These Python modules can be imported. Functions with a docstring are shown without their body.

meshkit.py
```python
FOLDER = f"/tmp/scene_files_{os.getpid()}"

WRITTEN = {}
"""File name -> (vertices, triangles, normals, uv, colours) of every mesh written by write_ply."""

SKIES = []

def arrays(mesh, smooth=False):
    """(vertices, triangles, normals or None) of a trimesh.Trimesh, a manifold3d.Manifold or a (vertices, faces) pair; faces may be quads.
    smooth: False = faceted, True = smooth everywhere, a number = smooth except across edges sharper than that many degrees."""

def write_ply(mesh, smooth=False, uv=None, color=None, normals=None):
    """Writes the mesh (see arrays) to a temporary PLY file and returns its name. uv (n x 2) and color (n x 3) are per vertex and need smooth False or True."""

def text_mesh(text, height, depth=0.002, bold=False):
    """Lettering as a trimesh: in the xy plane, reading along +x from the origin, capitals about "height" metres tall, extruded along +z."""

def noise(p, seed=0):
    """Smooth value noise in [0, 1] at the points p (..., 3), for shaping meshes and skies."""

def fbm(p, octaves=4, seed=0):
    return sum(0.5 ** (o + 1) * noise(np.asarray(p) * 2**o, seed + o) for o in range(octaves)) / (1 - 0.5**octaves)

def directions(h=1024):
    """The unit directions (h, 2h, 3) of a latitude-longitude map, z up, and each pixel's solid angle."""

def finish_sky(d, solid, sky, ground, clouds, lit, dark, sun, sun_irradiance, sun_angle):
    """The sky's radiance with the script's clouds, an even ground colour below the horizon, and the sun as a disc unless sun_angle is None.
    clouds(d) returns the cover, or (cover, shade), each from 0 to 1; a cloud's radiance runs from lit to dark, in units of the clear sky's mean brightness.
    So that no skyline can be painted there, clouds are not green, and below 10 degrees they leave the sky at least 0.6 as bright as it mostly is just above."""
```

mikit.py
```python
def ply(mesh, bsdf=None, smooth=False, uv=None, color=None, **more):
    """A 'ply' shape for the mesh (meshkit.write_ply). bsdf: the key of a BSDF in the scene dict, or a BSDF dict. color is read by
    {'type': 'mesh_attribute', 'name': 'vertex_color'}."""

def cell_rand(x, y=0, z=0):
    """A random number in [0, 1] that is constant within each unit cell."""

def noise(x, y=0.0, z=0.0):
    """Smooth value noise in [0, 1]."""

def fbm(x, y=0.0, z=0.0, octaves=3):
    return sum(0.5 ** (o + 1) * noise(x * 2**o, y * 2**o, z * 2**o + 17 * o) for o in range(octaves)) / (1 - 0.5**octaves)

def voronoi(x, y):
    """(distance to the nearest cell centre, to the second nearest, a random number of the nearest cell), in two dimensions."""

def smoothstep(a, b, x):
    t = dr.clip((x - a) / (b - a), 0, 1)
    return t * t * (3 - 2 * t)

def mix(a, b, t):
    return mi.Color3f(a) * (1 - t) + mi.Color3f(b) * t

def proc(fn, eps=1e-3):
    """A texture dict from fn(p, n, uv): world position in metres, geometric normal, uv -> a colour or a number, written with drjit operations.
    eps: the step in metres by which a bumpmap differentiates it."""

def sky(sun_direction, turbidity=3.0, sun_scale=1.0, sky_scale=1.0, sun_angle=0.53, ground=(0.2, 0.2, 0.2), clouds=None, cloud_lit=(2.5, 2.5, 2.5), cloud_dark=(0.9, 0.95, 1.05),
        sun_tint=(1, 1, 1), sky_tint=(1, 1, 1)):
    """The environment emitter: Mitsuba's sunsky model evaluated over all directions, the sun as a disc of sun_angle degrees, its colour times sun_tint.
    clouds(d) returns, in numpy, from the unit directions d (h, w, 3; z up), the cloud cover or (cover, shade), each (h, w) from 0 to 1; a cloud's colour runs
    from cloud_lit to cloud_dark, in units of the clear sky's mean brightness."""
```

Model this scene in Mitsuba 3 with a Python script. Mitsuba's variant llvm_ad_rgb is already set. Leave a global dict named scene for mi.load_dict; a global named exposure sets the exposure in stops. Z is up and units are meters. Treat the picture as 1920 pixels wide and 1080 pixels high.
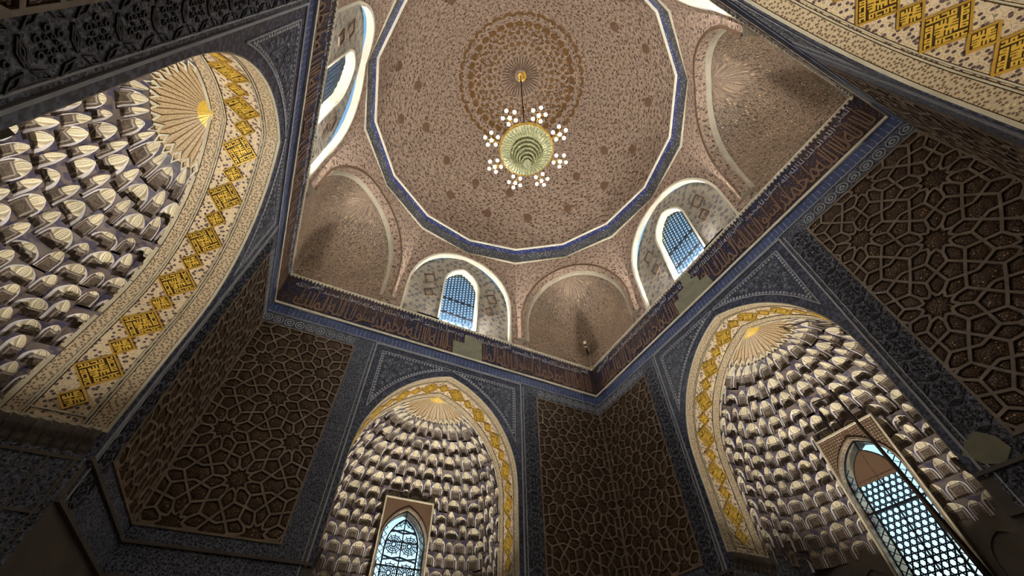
import math
import numpy as np, trimesh, shapely
import drjit as dr
import mitsuba as mi
import mikit
from shapely.geometry import Polygon, LineString, Point, MultiPoint, box as sbox
from shapely.ops import unary_union, polygonize
T = mi.ScalarTransform4f
scene, labels = {}, {}

# ------------------------------------------------------------------ camera, sky, exposure
EYE = np.array([-2.62507, -4.32470, 1.6])
FWD = np.array([0.285047, 0.585622, 0.758812])
UP = np.array([-0.325418, -0.685508, 0.651292])
scene['camera'] = {'type': 'perspective', 'fov': 102.069, 'fov_axis': 'x', 'near_clip': 0.05, 'far_clip': 200.0,
                   'to_world': T().look_at(origin=EYE.tolist(), target=(EYE + FWD).tolist(), up=UP.tolist())}
exposure = 5.0
scene['sky'] = {**mikit.sky([0.3, -0.8, 0.5], turbidity=4.0, sun_scale=0.0, sky_scale=0.42, sky_tint=(1.0, 1.1, 0.92)), 'sampling_weight': 3.0}
BULB, LEDGE, FLOOD = 0.12, 32.0, 4.2                        # radiance / intensity of the lamps of each kind
WARM, COOL, HALL = (1.0, 0.93, 0.78), (1.0, 0.97, 0.90), (1.0, 0.96, 0.74)

# ------------------------------------------------------------------ sizes (metres)
A = 5.1                       # half the side of the square hall
Z_LOW, Z_UP = 9.73, 10.93     # the inscription frieze
Z_FRAME, B_HW, B_SPRING, B_R, B_APEX = 9.35, 2.1, 6.2, 2.85, 8.95
SOFF, BACK, Z_SOFF = 6.25, 7.7, 4.35
D_HW, D_SPRING, D_R = 1.85, 12.4, 2.23
Z_RING, R_RING, Z_RIM, R_RIM, Z_APEX = 14.92, 5.147, 15.7, 4.98, 22.55
OCT = A * math.tan(math.pi / 8)
SIDES = ['north', 'east', 'south', 'west']


def rot(k):
    return T().rotate([0, 0, 1], -90.0 * k)


def srgb(*c):
    return [((v / 255) / 12.92 if v < 10.3 else ((v / 255 + 0.055) / 1.055) ** 2.4) for v in c]


# ------------------------------------------------------------------ mesh helpers
class MB:
    """Collects quads, grids, boxes and plates with uv into one mesh."""

    def __init__(s):
        s.v, s.f, s.uv, s.n = [], [], [], 0

    def add(s, v, f, uv=None):
        v = np.asarray(v, float).reshape(-1, 3)
        f = np.asarray(f, int).reshape(-1, 3)
        s.v.append(v); s.f.append(f + s.n)
        s.uv.append(np.asarray(uv, float).reshape(-1, 2) if uv is not None else v[:, [0, 2]])
        s.n += len(v)
        return s

    def grid(s, P, uv=None, flip=False):
        P = np.asarray(P, float)
        r, c = P.shape[:2]
        i = np.arange(r * c).reshape(r, c)
        a, b, d, e = i[:-1, :-1].ravel(), i[:-1, 1:].ravel(), i[1:, 1:].ravel(), i[1:, :-1].ravel()
        f = np.vstack([np.stack([a, b, d], 1), np.stack([a, d, e], 1)])
        if flip:
            f = f[:, ::-1]
        return s.add(P.reshape(-1, 3), f, None if uv is None else np.asarray(uv).reshape(-1, 2))

    def box(s, x0, x1, y0, y1, z0, z1):
        v = [[x, y, z] for x in (x0, x1) for y in (y0, y1) for z in (z0, z1)]
        f = [[0, 1, 3], [0, 3, 2], [4, 6, 7], [4, 7, 5], [0, 4, 5], [0, 5, 1], [2, 3, 7], [2, 7, 6], [0, 2, 6], [0, 6, 4], [1, 5, 7], [1, 7, 3]]
        return s.add(v, f)

    def tube(s, path, r, sides=6, closed=False):
        p = np.asarray(path, float)
        n = len(p)
        t = (np.roll(p, -1, 0) - np.roll(p, 1, 0)) if closed else np.gradient(p, axis=0)
        t /= np.linalg.norm(t, axis=1, keepdims=True) + 1e-12
        ref = np.where(np.abs(t[:, 2:]) < 0.9, [0, 0, 1.0], [1.0, 0, 0])
        a = np.cross(t, ref); a /= np.linalg.norm(a, axis=1, keepdims=True) + 1e-12
        b = np.cross(t, a)
        g = np.arange(sides) * 2 * np.pi / sides
        R = np.broadcast_to(r, (n,))[:, None, None]
        V = p[:, None] + R * (np.cos(g)[None, :, None] * a[:, None] + np.sin(g)[None, :, None] * b[:, None])
        V = np.concatenate([V, V[:, :1]], 1)
        if closed:
            V = np.concatenate([V, V[:1]], 0)
        s.grid(V)
        if not closed:
            for e, k in ((0, 0), (n - 1, n - 1)):
                ring = V[k, :-1]
                s.add(np.vstack([ring, p[e]]), [[i, (i + 1) % sides, sides] for i in range(sides)])
        return s

    def sphere(s, c, r, sq=(1, 1, 1), sub=1):
        m = trimesh.creation.icosphere(subdivisions=sub, radius=r)
        return s.add(np.asarray(m.vertices) * sq + np.asarray(c), m.faces)

    def poly(s, geom, h0, h1, place):
        """extruded shapely polygons: (x, y) of the polygon and a height, taken to space by place(x, y, h)"""
        for g in getattr(geom, 'geoms', [geom]):
            if g.is_empty or g.geom_type != 'Polygon' or g.area < 1e-7:
                continue
            m = trimesh.creation.extrude_polygon(g, 1.0, engine='earcut')
            v = np.asarray(m.vertices)
            s.add(place(v[:, 0], v[:, 1], h0 + (h1 - h0) * v[:, 2]), m.faces, v[:, :2])
        return s

    def boss(s, ring, h, top, place, inset=0.8):
        """a low faceted boss on a star-shaped outline"""
        ring = np.asarray(ring, float); n = len(ring); c = ring.mean(0)
        inner = c + (ring - c) * inset
        x = np.vstack([ring, inner, c[None]])
        hh = np.concatenate([np.zeros(n), np.full(n, h), [top]])
        f = []
        for i in range(n):
            j = (i + 1) % n
            f += [[i, j, n + j], [i, n + j, n + i], [n + i, n + j, 2 * n]]
        return s.add(place(x[:, 0], x[:, 1], hh), f, x)

    def mesh(s):
        return np.vstack(s.v), np.vstack(s.f), np.vstack(s.uv)


def plane_y(y):
    def place(x, z, h):       # h is how far it stands out towards the hall
        x, z, h = np.broadcast_arrays(np.asarray(x, float), np.asarray(z, float), np.asarray(h, float))
        return np.stack([x, y - h, z], -1)
    return place


on_wall = plane_y(A)          # the wall plane of the north side


def shape(mb, mat, smooth=False):
    v, f, uv = mb.mesh()
    if smooth is True or smooth is False:
        return mikit.ply((v, f), mat, smooth, uv=uv)
    return mikit.ply(trimesh.Trimesh(v, f, process=True), mat, smooth)


used = {}


def key(name):
    if name not in scene and name not in used:
        used[name] = 0
        return name
    used[name] = used.get(name, 0) + 1
    return f'{name}_{used[name]:03d}'


def put(name, d, m=None, label=None, **more):
    k = key(name)
    scene[k] = {**d, 'to_world': m} if m is not None else dict(d)
    if label or more:
        labels[k] = {**({'label': label} if label else {}), **more}
    return k


def four(name, d, m=None, only=(0, 1, 2, 3), **more):
    """one copy on each side of the hall, under that side's wall"""
    for k in only:
        put(name.replace('@', SIDES[k]), d, rot(k) @ m if m is not None else rot(k), **more)


# ------------------------------------------------------------------ materials
N, V2, F, SS, MIX = mikit.noise, mikit.voronoi, mikit.fbm, mikit.smoothstep, mikit.mix


def mat(name, color, rough=0.6, metal=0.0, spec=0.3, bump=None, scale=1.0, **more):
    c = mikit.proc(color) if callable(color) else {'type': 'rgb', 'value': list(color)}
    b = {'type': 'principled', 'base_color': c, 'roughness': rough, 'metallic': metal, 'specular': spec, **more}
    if bump is not None:
        b = {'type': 'bumpmap', 'arbitrary': mikit.proc(bump, 4e-3), 'scale': scale, 'bsdf': b}
    scene[name] = {'type': 'twosided', 'bsdf': b}


def c_floral(p, n, uv):       # small tangled leaves, dark on grey blue
    a, b, w = V2(uv.x * 20, uv.y * 20)
    a2, b2, w2 = V2(uv.x * 43, uv.y * 43)
    c = MIX(srgb(86, 90, 104), srgb(122, 128, 144), SS(0.3, 0.7, N(uv.x * 50, uv.y * 50, 1.0)))
    c = MIX(c, srgb(40, 42, 54), SS(0.36, 0.22, a) * SS(0.2, 0.35, w))
    c = MIX(c, srgb(52, 54, 66), SS(0.34, 0.22, a2) * SS(0.4, 0.5, w2))
    return c * (0.75 + 0.5 * F(uv.x * 3, uv.y * 3, 3.0, 2))


def c_blue(p, n, uv):         # blue border with upright palmette strokes
    s = dr.abs(uv.x * 9 - dr.floor(uv.x * 9) - 0.5)
    t = N(uv.x * 60, uv.y * 40, 1.0)
    c = MIX(srgb(70, 86, 132), srgb(140, 152, 176), SS(0.16, 0.08, s) * SS(0.3, 0.7, t))
    return c * (0.72 + 0.5 * F(uv.x * 6, uv.y * 6, 9.0, 2))


def c_navy(p, n, uv):
    return MIX(srgb(40, 46, 66), srgb(84, 92, 122), SS(0.35, 0.75, N(uv.x * 30, uv.y * 30, 4.0)))


def c_panel(p, n, uv):        # dark papier-mache ground of the lattice panels
    return MIX(srgb(36, 28, 23), srgb(78, 60, 46), F(uv.x * 12, uv.y * 12, 2.0, 3))


def c_tile(p, n, uv):
    a, b, w = V2(uv.x * 26, uv.y * 26)
    c = MIX(srgb(40, 30, 25), srgb(98, 76, 58), SS(0.04, 0.22, b - a))
    return MIX(c, srgb(196, 160, 96), SS(0.86, 0.93, w) * SS(0.35, 0.2, a))


def b_tile(p, n, uv):
    a, b, w = V2(uv.x * 26, uv.y * 26)
    return SS(0.0, 0.3, b - a)


def c_strap(p, n, uv):
    return MIX(srgb(112, 98, 84), srgb(152, 136, 118), F(uv.x * 9, uv.y * 9, 7.0, 2))


def c_soffit(p, n, uv):       # cream ground with little star flowers; uv = (arc length, depth), metres
    x, y = uv.x * 15, uv.y * 15
    a, b, w = V2(x, y)
    c = MIX(srgb(216, 198, 168), srgb(92, 74, 82), SS(0.36, 0.24, a) * SS(0.1, 0.2, w))
    return MIX(c, srgb(160, 130, 92), SS(0.09, 0.0, b - a))


def c_soffband(p, n, uv):
    a, b, w = V2(uv.x * 22, uv.y * 22)
    c = MIX(srgb(190, 172, 146), srgb(116, 94, 74), SS(0.38, 0.2, a))
    return MIX(c, srgb(226, 208, 170), SS(0.08, 0.0, b - a))


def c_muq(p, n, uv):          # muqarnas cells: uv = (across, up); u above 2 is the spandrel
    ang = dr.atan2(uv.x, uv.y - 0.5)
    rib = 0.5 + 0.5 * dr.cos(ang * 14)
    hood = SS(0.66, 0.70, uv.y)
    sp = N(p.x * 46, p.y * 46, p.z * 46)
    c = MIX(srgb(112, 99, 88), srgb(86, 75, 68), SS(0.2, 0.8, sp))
    c = MIX(c, MIX(srgb(168, 150, 120), srgb(240, 232, 206), rib), hood)  # ribbed ornament; the pale hood over a darker body also paints in uplight
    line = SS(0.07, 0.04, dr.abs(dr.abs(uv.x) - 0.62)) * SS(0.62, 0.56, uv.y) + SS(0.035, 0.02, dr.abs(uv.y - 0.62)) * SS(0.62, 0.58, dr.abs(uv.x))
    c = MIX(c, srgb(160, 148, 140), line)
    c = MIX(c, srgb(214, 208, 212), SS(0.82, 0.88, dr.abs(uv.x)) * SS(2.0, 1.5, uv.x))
    c = MIX(c, MIX(srgb(112, 100, 96), srgb(78, 72, 92), SS(0.45, 0.62, N(p.x * 14, p.y * 14, p.z * 14))), SS(1.5, 1.6, uv.x))
    return c * (0.68 + 0.5 * N(p.x * 4, p.y * 4, p.z * 4))  # noise tone paints in that some hoods catch less lamplight


def c_fan(p, n, uv):          # sunburst under the arch: uv = (angle, distance from the tip)
    s = dr.abs(uv.x * 22 / math.pi - dr.floor(uv.x * 22 / math.pi) - 0.5)
    a, b, w = V2(uv.x * 40 * (0.3 + uv.y), uv.y * 34)
    c = MIX(srgb(196, 174, 140), srgb(146, 118, 86), SS(0.36, 0.2, a))
    return MIX(c, srgb(112, 82, 50), SS(0.16, 0.06, s) * SS(0.92, 0.8, uv.y))


def polar(p):
    r = dr.sqrt(p.x * p.x + p.y * p.y)
    return r, dr.atan2(p.y, p.x)


def c_dome(p, n, uv):         # uv = (angle, length along the meridian)
    num = dr.select(uv.y > 5.9, 12.0, 22.0)
    x, y = uv.x * num, uv.y * 6.2
    a, b, w = V2(x, y)
    a2, b2, w2 = V2(x * 3 + 11, y * 2.4)
    g = SS(0.0, 0.10, b2 - a2)
    c = MIX(srgb(140, 119, 104), srgb(200, 180, 164), g * SS(0.1, 0.35, b2 - a2))
    c = MIX(c, srgb(70, 48, 36), SS(0.34, 0.18, a) * (0.45 + 0.55 * w))
    c = MIX(c, srgb(104, 74, 52), SS(0.30, 0.22, a2) * SS(0.45, 0.6, w2) * 0.8)
    c = MIX(c, srgb(232, 208, 160), SS(0.93, 0.96, w2) * SS(0.4, 0.2, a2))
    return c


def c_drum(p, n, uv):
    a, b, w = V2(uv.x * 6.5, uv.y * 6.5)
    a2, b2, w2 = V2(uv.x * 15, uv.y * 15)
    c = MIX(srgb(140, 117, 100), srgb(188, 166, 148), SS(0.08, 0.3, b2 - a2))
    c = MIX(c, srgb(64, 46, 34), SS(0.30, 0.16, a) * (0.4 + 0.6 * w))
    c = MIX(c, srgb(96, 76, 84), SS(0.28, 0.2, a2) * SS(0.5, 0.65, w2))
    return c


def c_squinch(p, n, uv):
    a, b, w = V2(uv.x * 9, uv.y * 9)
    a2, b2, w2 = V2(uv.x * 20, uv.y * 20)
    c = MIX(srgb(104, 86, 72), srgb(164, 142, 122), SS(0.06, 0.3, b2 - a2))
    c = MIX(c, srgb(66, 50, 40), SS(0.32, 0.18, a) * (0.2 + 0.6 * w))
    c = MIX(c, srgb(230, 210, 170), SS(0.94, 0.97, w2) * SS(0.4, 0.2, a2))
    return c * (0.75 + 0.5 * F(uv.x * 1.6, uv.y * 1.6, 5.0, 3))


def c_recess(p, n, uv):       # grey-green ground inside the window arches
    a, b, w = V2(uv.x * 4.2, uv.y * 4.2)
    a2, b2, w2 = V2(uv.x * 18, uv.y * 18)
    c = MIX(srgb(118, 110, 100), srgb(172, 164, 148), SS(0.06, 0.3, b2 - a2))
    return MIX(c, srgb(88, 86, 96), SS(0.34, 0.2, a) * 0.8)


def c_frieze(p, n, uv):
    a, b, w = V2(uv.x * 11, uv.y * 11)
    a2, b2, w2 = V2(uv.x * 24, uv.y * 24)
    g = F(uv.x * 0.9, uv.y * 1.5, 4.0, 3)
    c = MIX(srgb(44, 42, 64), srgb(70, 52, 50), SS(0.42, 0.62, g))
    c = MIX(c, srgb(150, 144, 156), SS(0.26, 0.16, a2) * SS(0.45, 0.6, w2))
    return MIX(c, srgb(62, 60, 122), SS(0.3, 0.2, a) * SS(0.72, 0.8, w))


def c_ring(p, n, uv):         # the blue inscription band under the dome
    a, b, w = V2(uv.x * 16, uv.y * 9)
    lower = SS(0.60, 0.54, uv.y)
    c = MIX(srgb(56, 66, 128), srgb(84, 88, 92), lower)
    s = dr.abs(uv.x * 7 - dr.floor(uv.x * 7) - 0.5)
    c = MIX(c, srgb(176, 178, 182), SS(0.30, 0.15, a) * SS(0.5, 0.6, w) * 0.85)
    return c * (0.7 + 0.5 * N(uv.x * 5, uv.y * 5, 2.0))


def c_plain(p, n, uv):
    return MIX(srgb(84, 78, 74), srgb(116, 108, 100), F(p.x * 3, p.y * 3, p.z * 3, 3))


def c_pale(p, n, uv):
    return MIX(srgb(176, 168, 150), srgb(206, 198, 178), F(p.x * 5, p.y * 5, p.z * 5, 3))


def c_patch(p, n, uv):
    return MIX(srgb(120, 122, 104), srgb(168, 166, 142), F(p.x * 6, p.y * 6, p.z * 6, 3))


mat('m_floral', c_floral, 0.55)
mat('m_blue', c_blue, 0.4, spec=0.5)
mat('m_navy', c_navy, 0.45, spec=0.5)
mat('m_panel', c_panel, 0.5)
mat('m_tile', c_tile, 0.32, metal=0.35, spec=0.6, bump=b_tile, scale=0.006)
mat('m_strap', c_strap, 0.45, spec=0.5)
mat('m_soffit', c_soffit, 0.5)
mat('m_soffband', c_soffband, 0.5)
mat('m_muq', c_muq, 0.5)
mat('m_fan', c_fan, 0.45)
mat('m_dome', c_dome, 0.6)
mat('m_drum', c_drum, 0.6)
mat('m_squinch', c_squinch, 0.55)
mat('m_recess', c_recess, 0.6)
mat('m_frieze', c_frieze, 0.55)
mat('m_ring', c_ring, 0.4, spec=0.5)
mat('m_plain', c_plain, 0.6)
mat('m_pale', c_pale, 0.55)
mat('m_patch', c_patch, 0.8)
mat('m_leaf', lambda p, n, uv: MIX(srgb(150, 110, 40), srgb(240, 202, 78), SS(0.10, 0.2, dr.abs(uv.x * 22 / math.pi - dr.floor(uv.x * 22 / math.pi) - 0.5))), 0.4, metal=0.1, spec=0.6)
mat('m_gold', srgb(206, 168, 78), 0.35, metal=0.6, spec=0.6)
mat('m_letter', srgb(224, 186, 78), 0.4, metal=0.3, spec=0.5)
mat('m_kufic', srgb(62, 44, 24), 0.5)
mat('m_copper', srgb(132, 106, 90), 0.5)
mat('m_bright', srgb(232, 226, 206), 0.5)
mat('m_silver', srgb(178, 182, 190), 0.5)
mat('m_bead', srgb(206, 210, 218), 0.4, spec=0.5)
mat('m_vine', srgb(150, 156, 166), 0.45)
mat('m_white', srgb(218, 212, 194), 0.5)
mat('m_roundel', srgb(124, 98, 80), 0.5)
mat('m_boss', srgb(136, 104, 66), 0.3, metal=0.3, spec=0.6)
mat('m_brown', srgb(100, 78, 62), 0.5)
mat('m_black', srgb(14, 14, 16), 0.5)
mat('m_wood', srgb(30, 20, 14), 0.4)
mat('m_lattice', srgb(30, 42, 58), 0.6)
def c_crystal(p, n, uv):
    r, t = polar(p)
    s = 0.5 + 0.5 * dr.cos(t * 48 + 6 * N(r * 9, p.z * 12))
    return MIX(srgb(150, 150, 108), srgb(232, 232, 190), s * 0.6 + 0.4 * N(p.x * 30, p.y * 30, p.z * 30))


mat('m_crystal', c_crystal, 0.22, spec=0.8, metal=0.1)
mat('m_floor', srgb(120, 112, 98), 0.3)
scene['m_glass'] = {'type': 'thindielectric'}

# ------------------------------------------------------------------ curves
def arch(hw, spring, R, n=28, z0=None):
    """points (u, z) of a two-centred pointed arch from the right foot over the tip to the left foot"""
    a1 = math.acos((R - hw) / R)
    t = np.linspace(0, a1, n)
    right = np.stack([hw - R + R * np.cos(t), spring + R * np.sin(t)], 1)
    right[-1, 0] = 0
    if z0 is not None:
        zs = np.linspace(z0, spring, max(3, int((spring - z0) / 0.25)), endpoint=False)
        right = np.vstack([np.stack([np.full(len(zs), hw), zs], 1), right])
    left = right[::-1][1:] * [-1, 1]
    return np.vstack([right, left])


def arch_z(u, hw, spring, R):
    u = np.abs(np.asarray(u, float))
    return spring + np.sqrt(np.maximum(R * R - (u + R - hw) ** 2, 0))


def arch_u(z, hw, spring, R):
    z = np.asarray(z, float)
    return np.where(z <= spring, hw, np.maximum(np.sqrt(np.maximum(R * R - (z - spring) ** 2, 0)) - (R - hw), 0))


def arch_poly(hw, spring, R, z0, n=20):
    return Polygon(arch(hw, spring, R, n, z0))


def band(path, width, h0, h1, place, closed=False):
    """a flat moulding of this width along a path in (u, z)"""
    m = MB()
    ln = LineString(path)
    return m.poly(ln.buffer(width / 2, cap_style=2, join_style=2), h0, h1, place)


# ------------------------------------------------------------------ floor and the four walls
m = MB()
m.add([[-9, -9, 0], [9, -9, 0], [9, 9, 0], [-9, 9, 0]], [[0, 1, 2], [0, 2, 3]])
put('floor', shape(m, 'm_floor'), label='pale stone floor of the square hall', category='floor', kind='structure')

m = MB()
us = np.unique(np.concatenate([np.linspace(-A - 0.02, -B_HW, 14), np.linspace(-B_HW, B_HW, 73), np.linspace(B_HW, A + 0.02, 14)]))
for a, b in zip(us[:-1], us[1:]):
    mid = (a + b) / 2
    zs = (arch_z(a, B_HW, B_SPRING, B_R), arch_z(b, B_HW, B_SPRING, B_R)) if abs(mid) < B_HW else (0, 0)
    m.add([[a, A, zs[0]], [b, A, zs[1]], [b, A, Z_LOW + 0.02], [a, A, Z_LOW + 0.02]], [[0, 1, 2], [0, 2, 3]])
four('wall_@', shape(m, 'm_plain'))
for k, s in enumerate(SIDES):
    say = {'north': 'wall with the smaller lit arch at bottom centre and its round-headed window',
           'east': 'wall with the lit arch at lower right and the dark leaning pole before it',
           'south': 'wall at upper right, only its gold-diamond arch underside and frame in view',
           'west': 'wall at left with the largest, nearest lit muqarnas arch'}[s]
    labels['wall_' + s] = {'label': say, 'category': 'wall', 'kind': 'structure'}

# the jambs and back wall of each deep bay, below the vault
m = MB()
for s in (-1, 1):
    m.add([[s * B_HW, A - .0, 0], [s * B_HW, BACK + .1, 0], [s * B_HW, BACK + .1, Z_SOFF + .06], [s * B_HW, A, Z_SOFF + .06]], [[0, 1, 2], [0, 2, 3]],
          [[0, 0], [2.6, 0], [2.6, Z_SOFF], [0, Z_SOFF]])
four('wall_@__bay_jamb', shape(m, 'm_floral'))
m = MB()
W_HW, W_SPRING, W_R, W_Z0 = 0.60, 5.35, 0.92, 2.7
hole = arch_poly(W_HW, W_SPRING, W_R, W_Z0)
plate = sbox(-B_HW - .05, 0, B_HW + .05, 4.36).difference(hole)
back = plane_y(BACK)
m.poly(plate, -0.3, 0, back)
four('wall_@__back_wall', shape(m, 'm_plain'))
for s in (-1, 1):             # plain panels in relief on the back wall
    m = MB()
    for x0, x1 in ((0.78, 1.4), (1.46, 2.06)):
        x0, x1 = sorted((s * x0, s * x1))
        ring = arch_poly((x1 - x0) / 2, 3.7, (x1 - x0) * 0.7, 2.6, 8)
        ring = shapely.affinity.translate(ring, (x0 + x1) / 2, 0)
        m.poly(ring.exterior.buffer(0.02), 0, 0.03, back)
    four('wall_@__arched_moulding', shape(m, 'm_plain'))

# ------------------------------------------------------------------ wall ornament
fr = 0.035
frame = np.array([[-2.22, 4.0], [-2.22, Z_FRAME], [2.22, Z_FRAME], [2.22, 4.0]])
four('wall_@__frame_fillet', shape(band(frame, fr, 0, 0.03, on_wall), 'm_silver'))
opening = arch_poly(B_HW, B_SPRING, B_R, 3.0, 28)
m = MB()
sp_area = sbox(-2.2, 4.0, 2.2, Z_FRAME - .02).difference(opening)
m.poly(sp_area, 0, 0.012, on_wall)
four('wall_@__arch_surround', shape(m, 'm_navy'))
# spandrels: an inner fillet, two rows of beads and a relief of scrolling stems on either side
rng = np.random.default_rng(5)
inner = sbox(-2.02, 6.0, 2.02, Z_FRAME - .2).difference(opening.buffer(0.17))
inner2 = inner.buffer(-0.10)
for s in (-1, 1):
    half = inner.intersection(sbox(*((0.03, 6, 2.1, 9.4) if s > 0 else (-2.1, 6, -0.03, 9.4))))
    g = max(getattr(half, 'geoms', [half]), key=lambda q: q.area)
    m = MB().poly(g.exterior.buffer(0.012), 0.012, 0.028, on_wall)
    four('wall_@__spandrel_fillet', shape(m, 'm_silver'))
    g2 = g.buffer(-0.1)
    g2 = max(getattr(g2, 'geoms', [g2]), key=lambda q: q.area)
    m = MB().poly(g2.exterior.buffer(0.01), 0.012, 0.03, on_wall)
    ring = g.buffer(-0.05)
    ring = max(getattr(ring, 'geoms', [ring]), key=lambda q: q.area).exterior
    m2 = MB()
    for d in np.arange(0, ring.length, 0.085):
        q = ring.interpolate(d)
        m2.sphere(on_wall(q.x, q.y, 0.012), 0.029, (1, .6, 1), 1)
    four('wall_@__bead_row', shape(m2, 'm_bead'), kind='stuff')
    field = g2.buffer(-0.03)
    mv = MB()
    # scrolls: spiral stems with leaves, packed in the triangular field
    placed = []
    for _ in range(900):
        x, z = rng.uniform(*np.array(field.bounds)[[0, 2]]), rng.uniform(*np.array(field.bounds)[[1, 3]])
        pt = Point(x, z)
        if not field.contains(pt):
            continue
        r = min(field.exterior.distance(pt), 0.20)
        if r < 0.045 or any((x - a) ** 2 + (z - b) ** 2 < (r * .85 + c * .85) ** 2 for a, b, c in placed):
            continue
        placed.append((x, z, r))
        th = np.linspace(0, 2 * np.pi * (1.9 if r > .1 else 1.2), 22) * rng.choice([-1, 1])
        rr = np.linspace(r * 0.95, r * 0.2, 22)
        ph = rng.uniform(0, 6.28)
        mv.tube(on_wall(x + rr * np.cos(th + ph), z + rr * np.sin(th + ph), 0.018), 0.011, 4)
        for q in range(0, 22, 4):
            w = np.array([np.cos(th[q] + ph), np.sin(th[q] + ph)])
            lx, lz = x + w[0] * rr[q] * 1.12, z + w[1] * rr[q] * 1.12
            mv.sphere(on_wall(lx, lz, 0.015), 0.028 if r > .1 else .018, (1, .5, 1), 0)
        mv.sphere(on_wall(x, z, 0.015), 0.03, (1, .6, 1.2), 1)
    four('wall_@__scroll_relief', shape(mv, 'm_vine'), kind='stuff')
four('wall_@__blue_band', shape(MB().poly(sbox(-A, Z_FRAME + .05, A, Z_LOW - .02), 0, 0.015, on_wall), 'm_blue'))
four('wall_@__band_fillet', shape(band([[-A, Z_FRAME + .045], [A, Z_FRAME + .045]], .025, 0, 0.028, on_wall), 'm_silver'))
# border strips: fillets, a row of rosettes
P0, P1, PZ0, PZ1 = 2.76, 5.06, 4.3, 9.02
for s in (-1, 1):
    x0, x1 = sorted((s * 2.25, s * A))
    strip = sbox(x0, 3.6, x1, Z_FRAME + .03).difference(sbox(*sorted((s * P0, s * P1))[:1], PZ0, max(s * P0, s * P1), PZ1))
    four('wall_@__floral_border', shape(MB().poly(strip, 0, 0.012, on_wall), 'm_floral'))
    m = band([[s * 2.31, 3.6], [s * 2.31, Z_FRAME - .05]], .02, .012, .024, on_wall)
    four('wall_@__border_fillet', shape(m, 'm_silver'))
    m = MB().poly(sbox(*[min(s * P0, s * P1), PZ0, max(s * P0, s * P1), PZ1]).exterior.buffer(0.02, join_style=2), .0, .035, on_wall)
    four('wall_@__panel_frame', shape(m, 'm_strap'))


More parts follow.
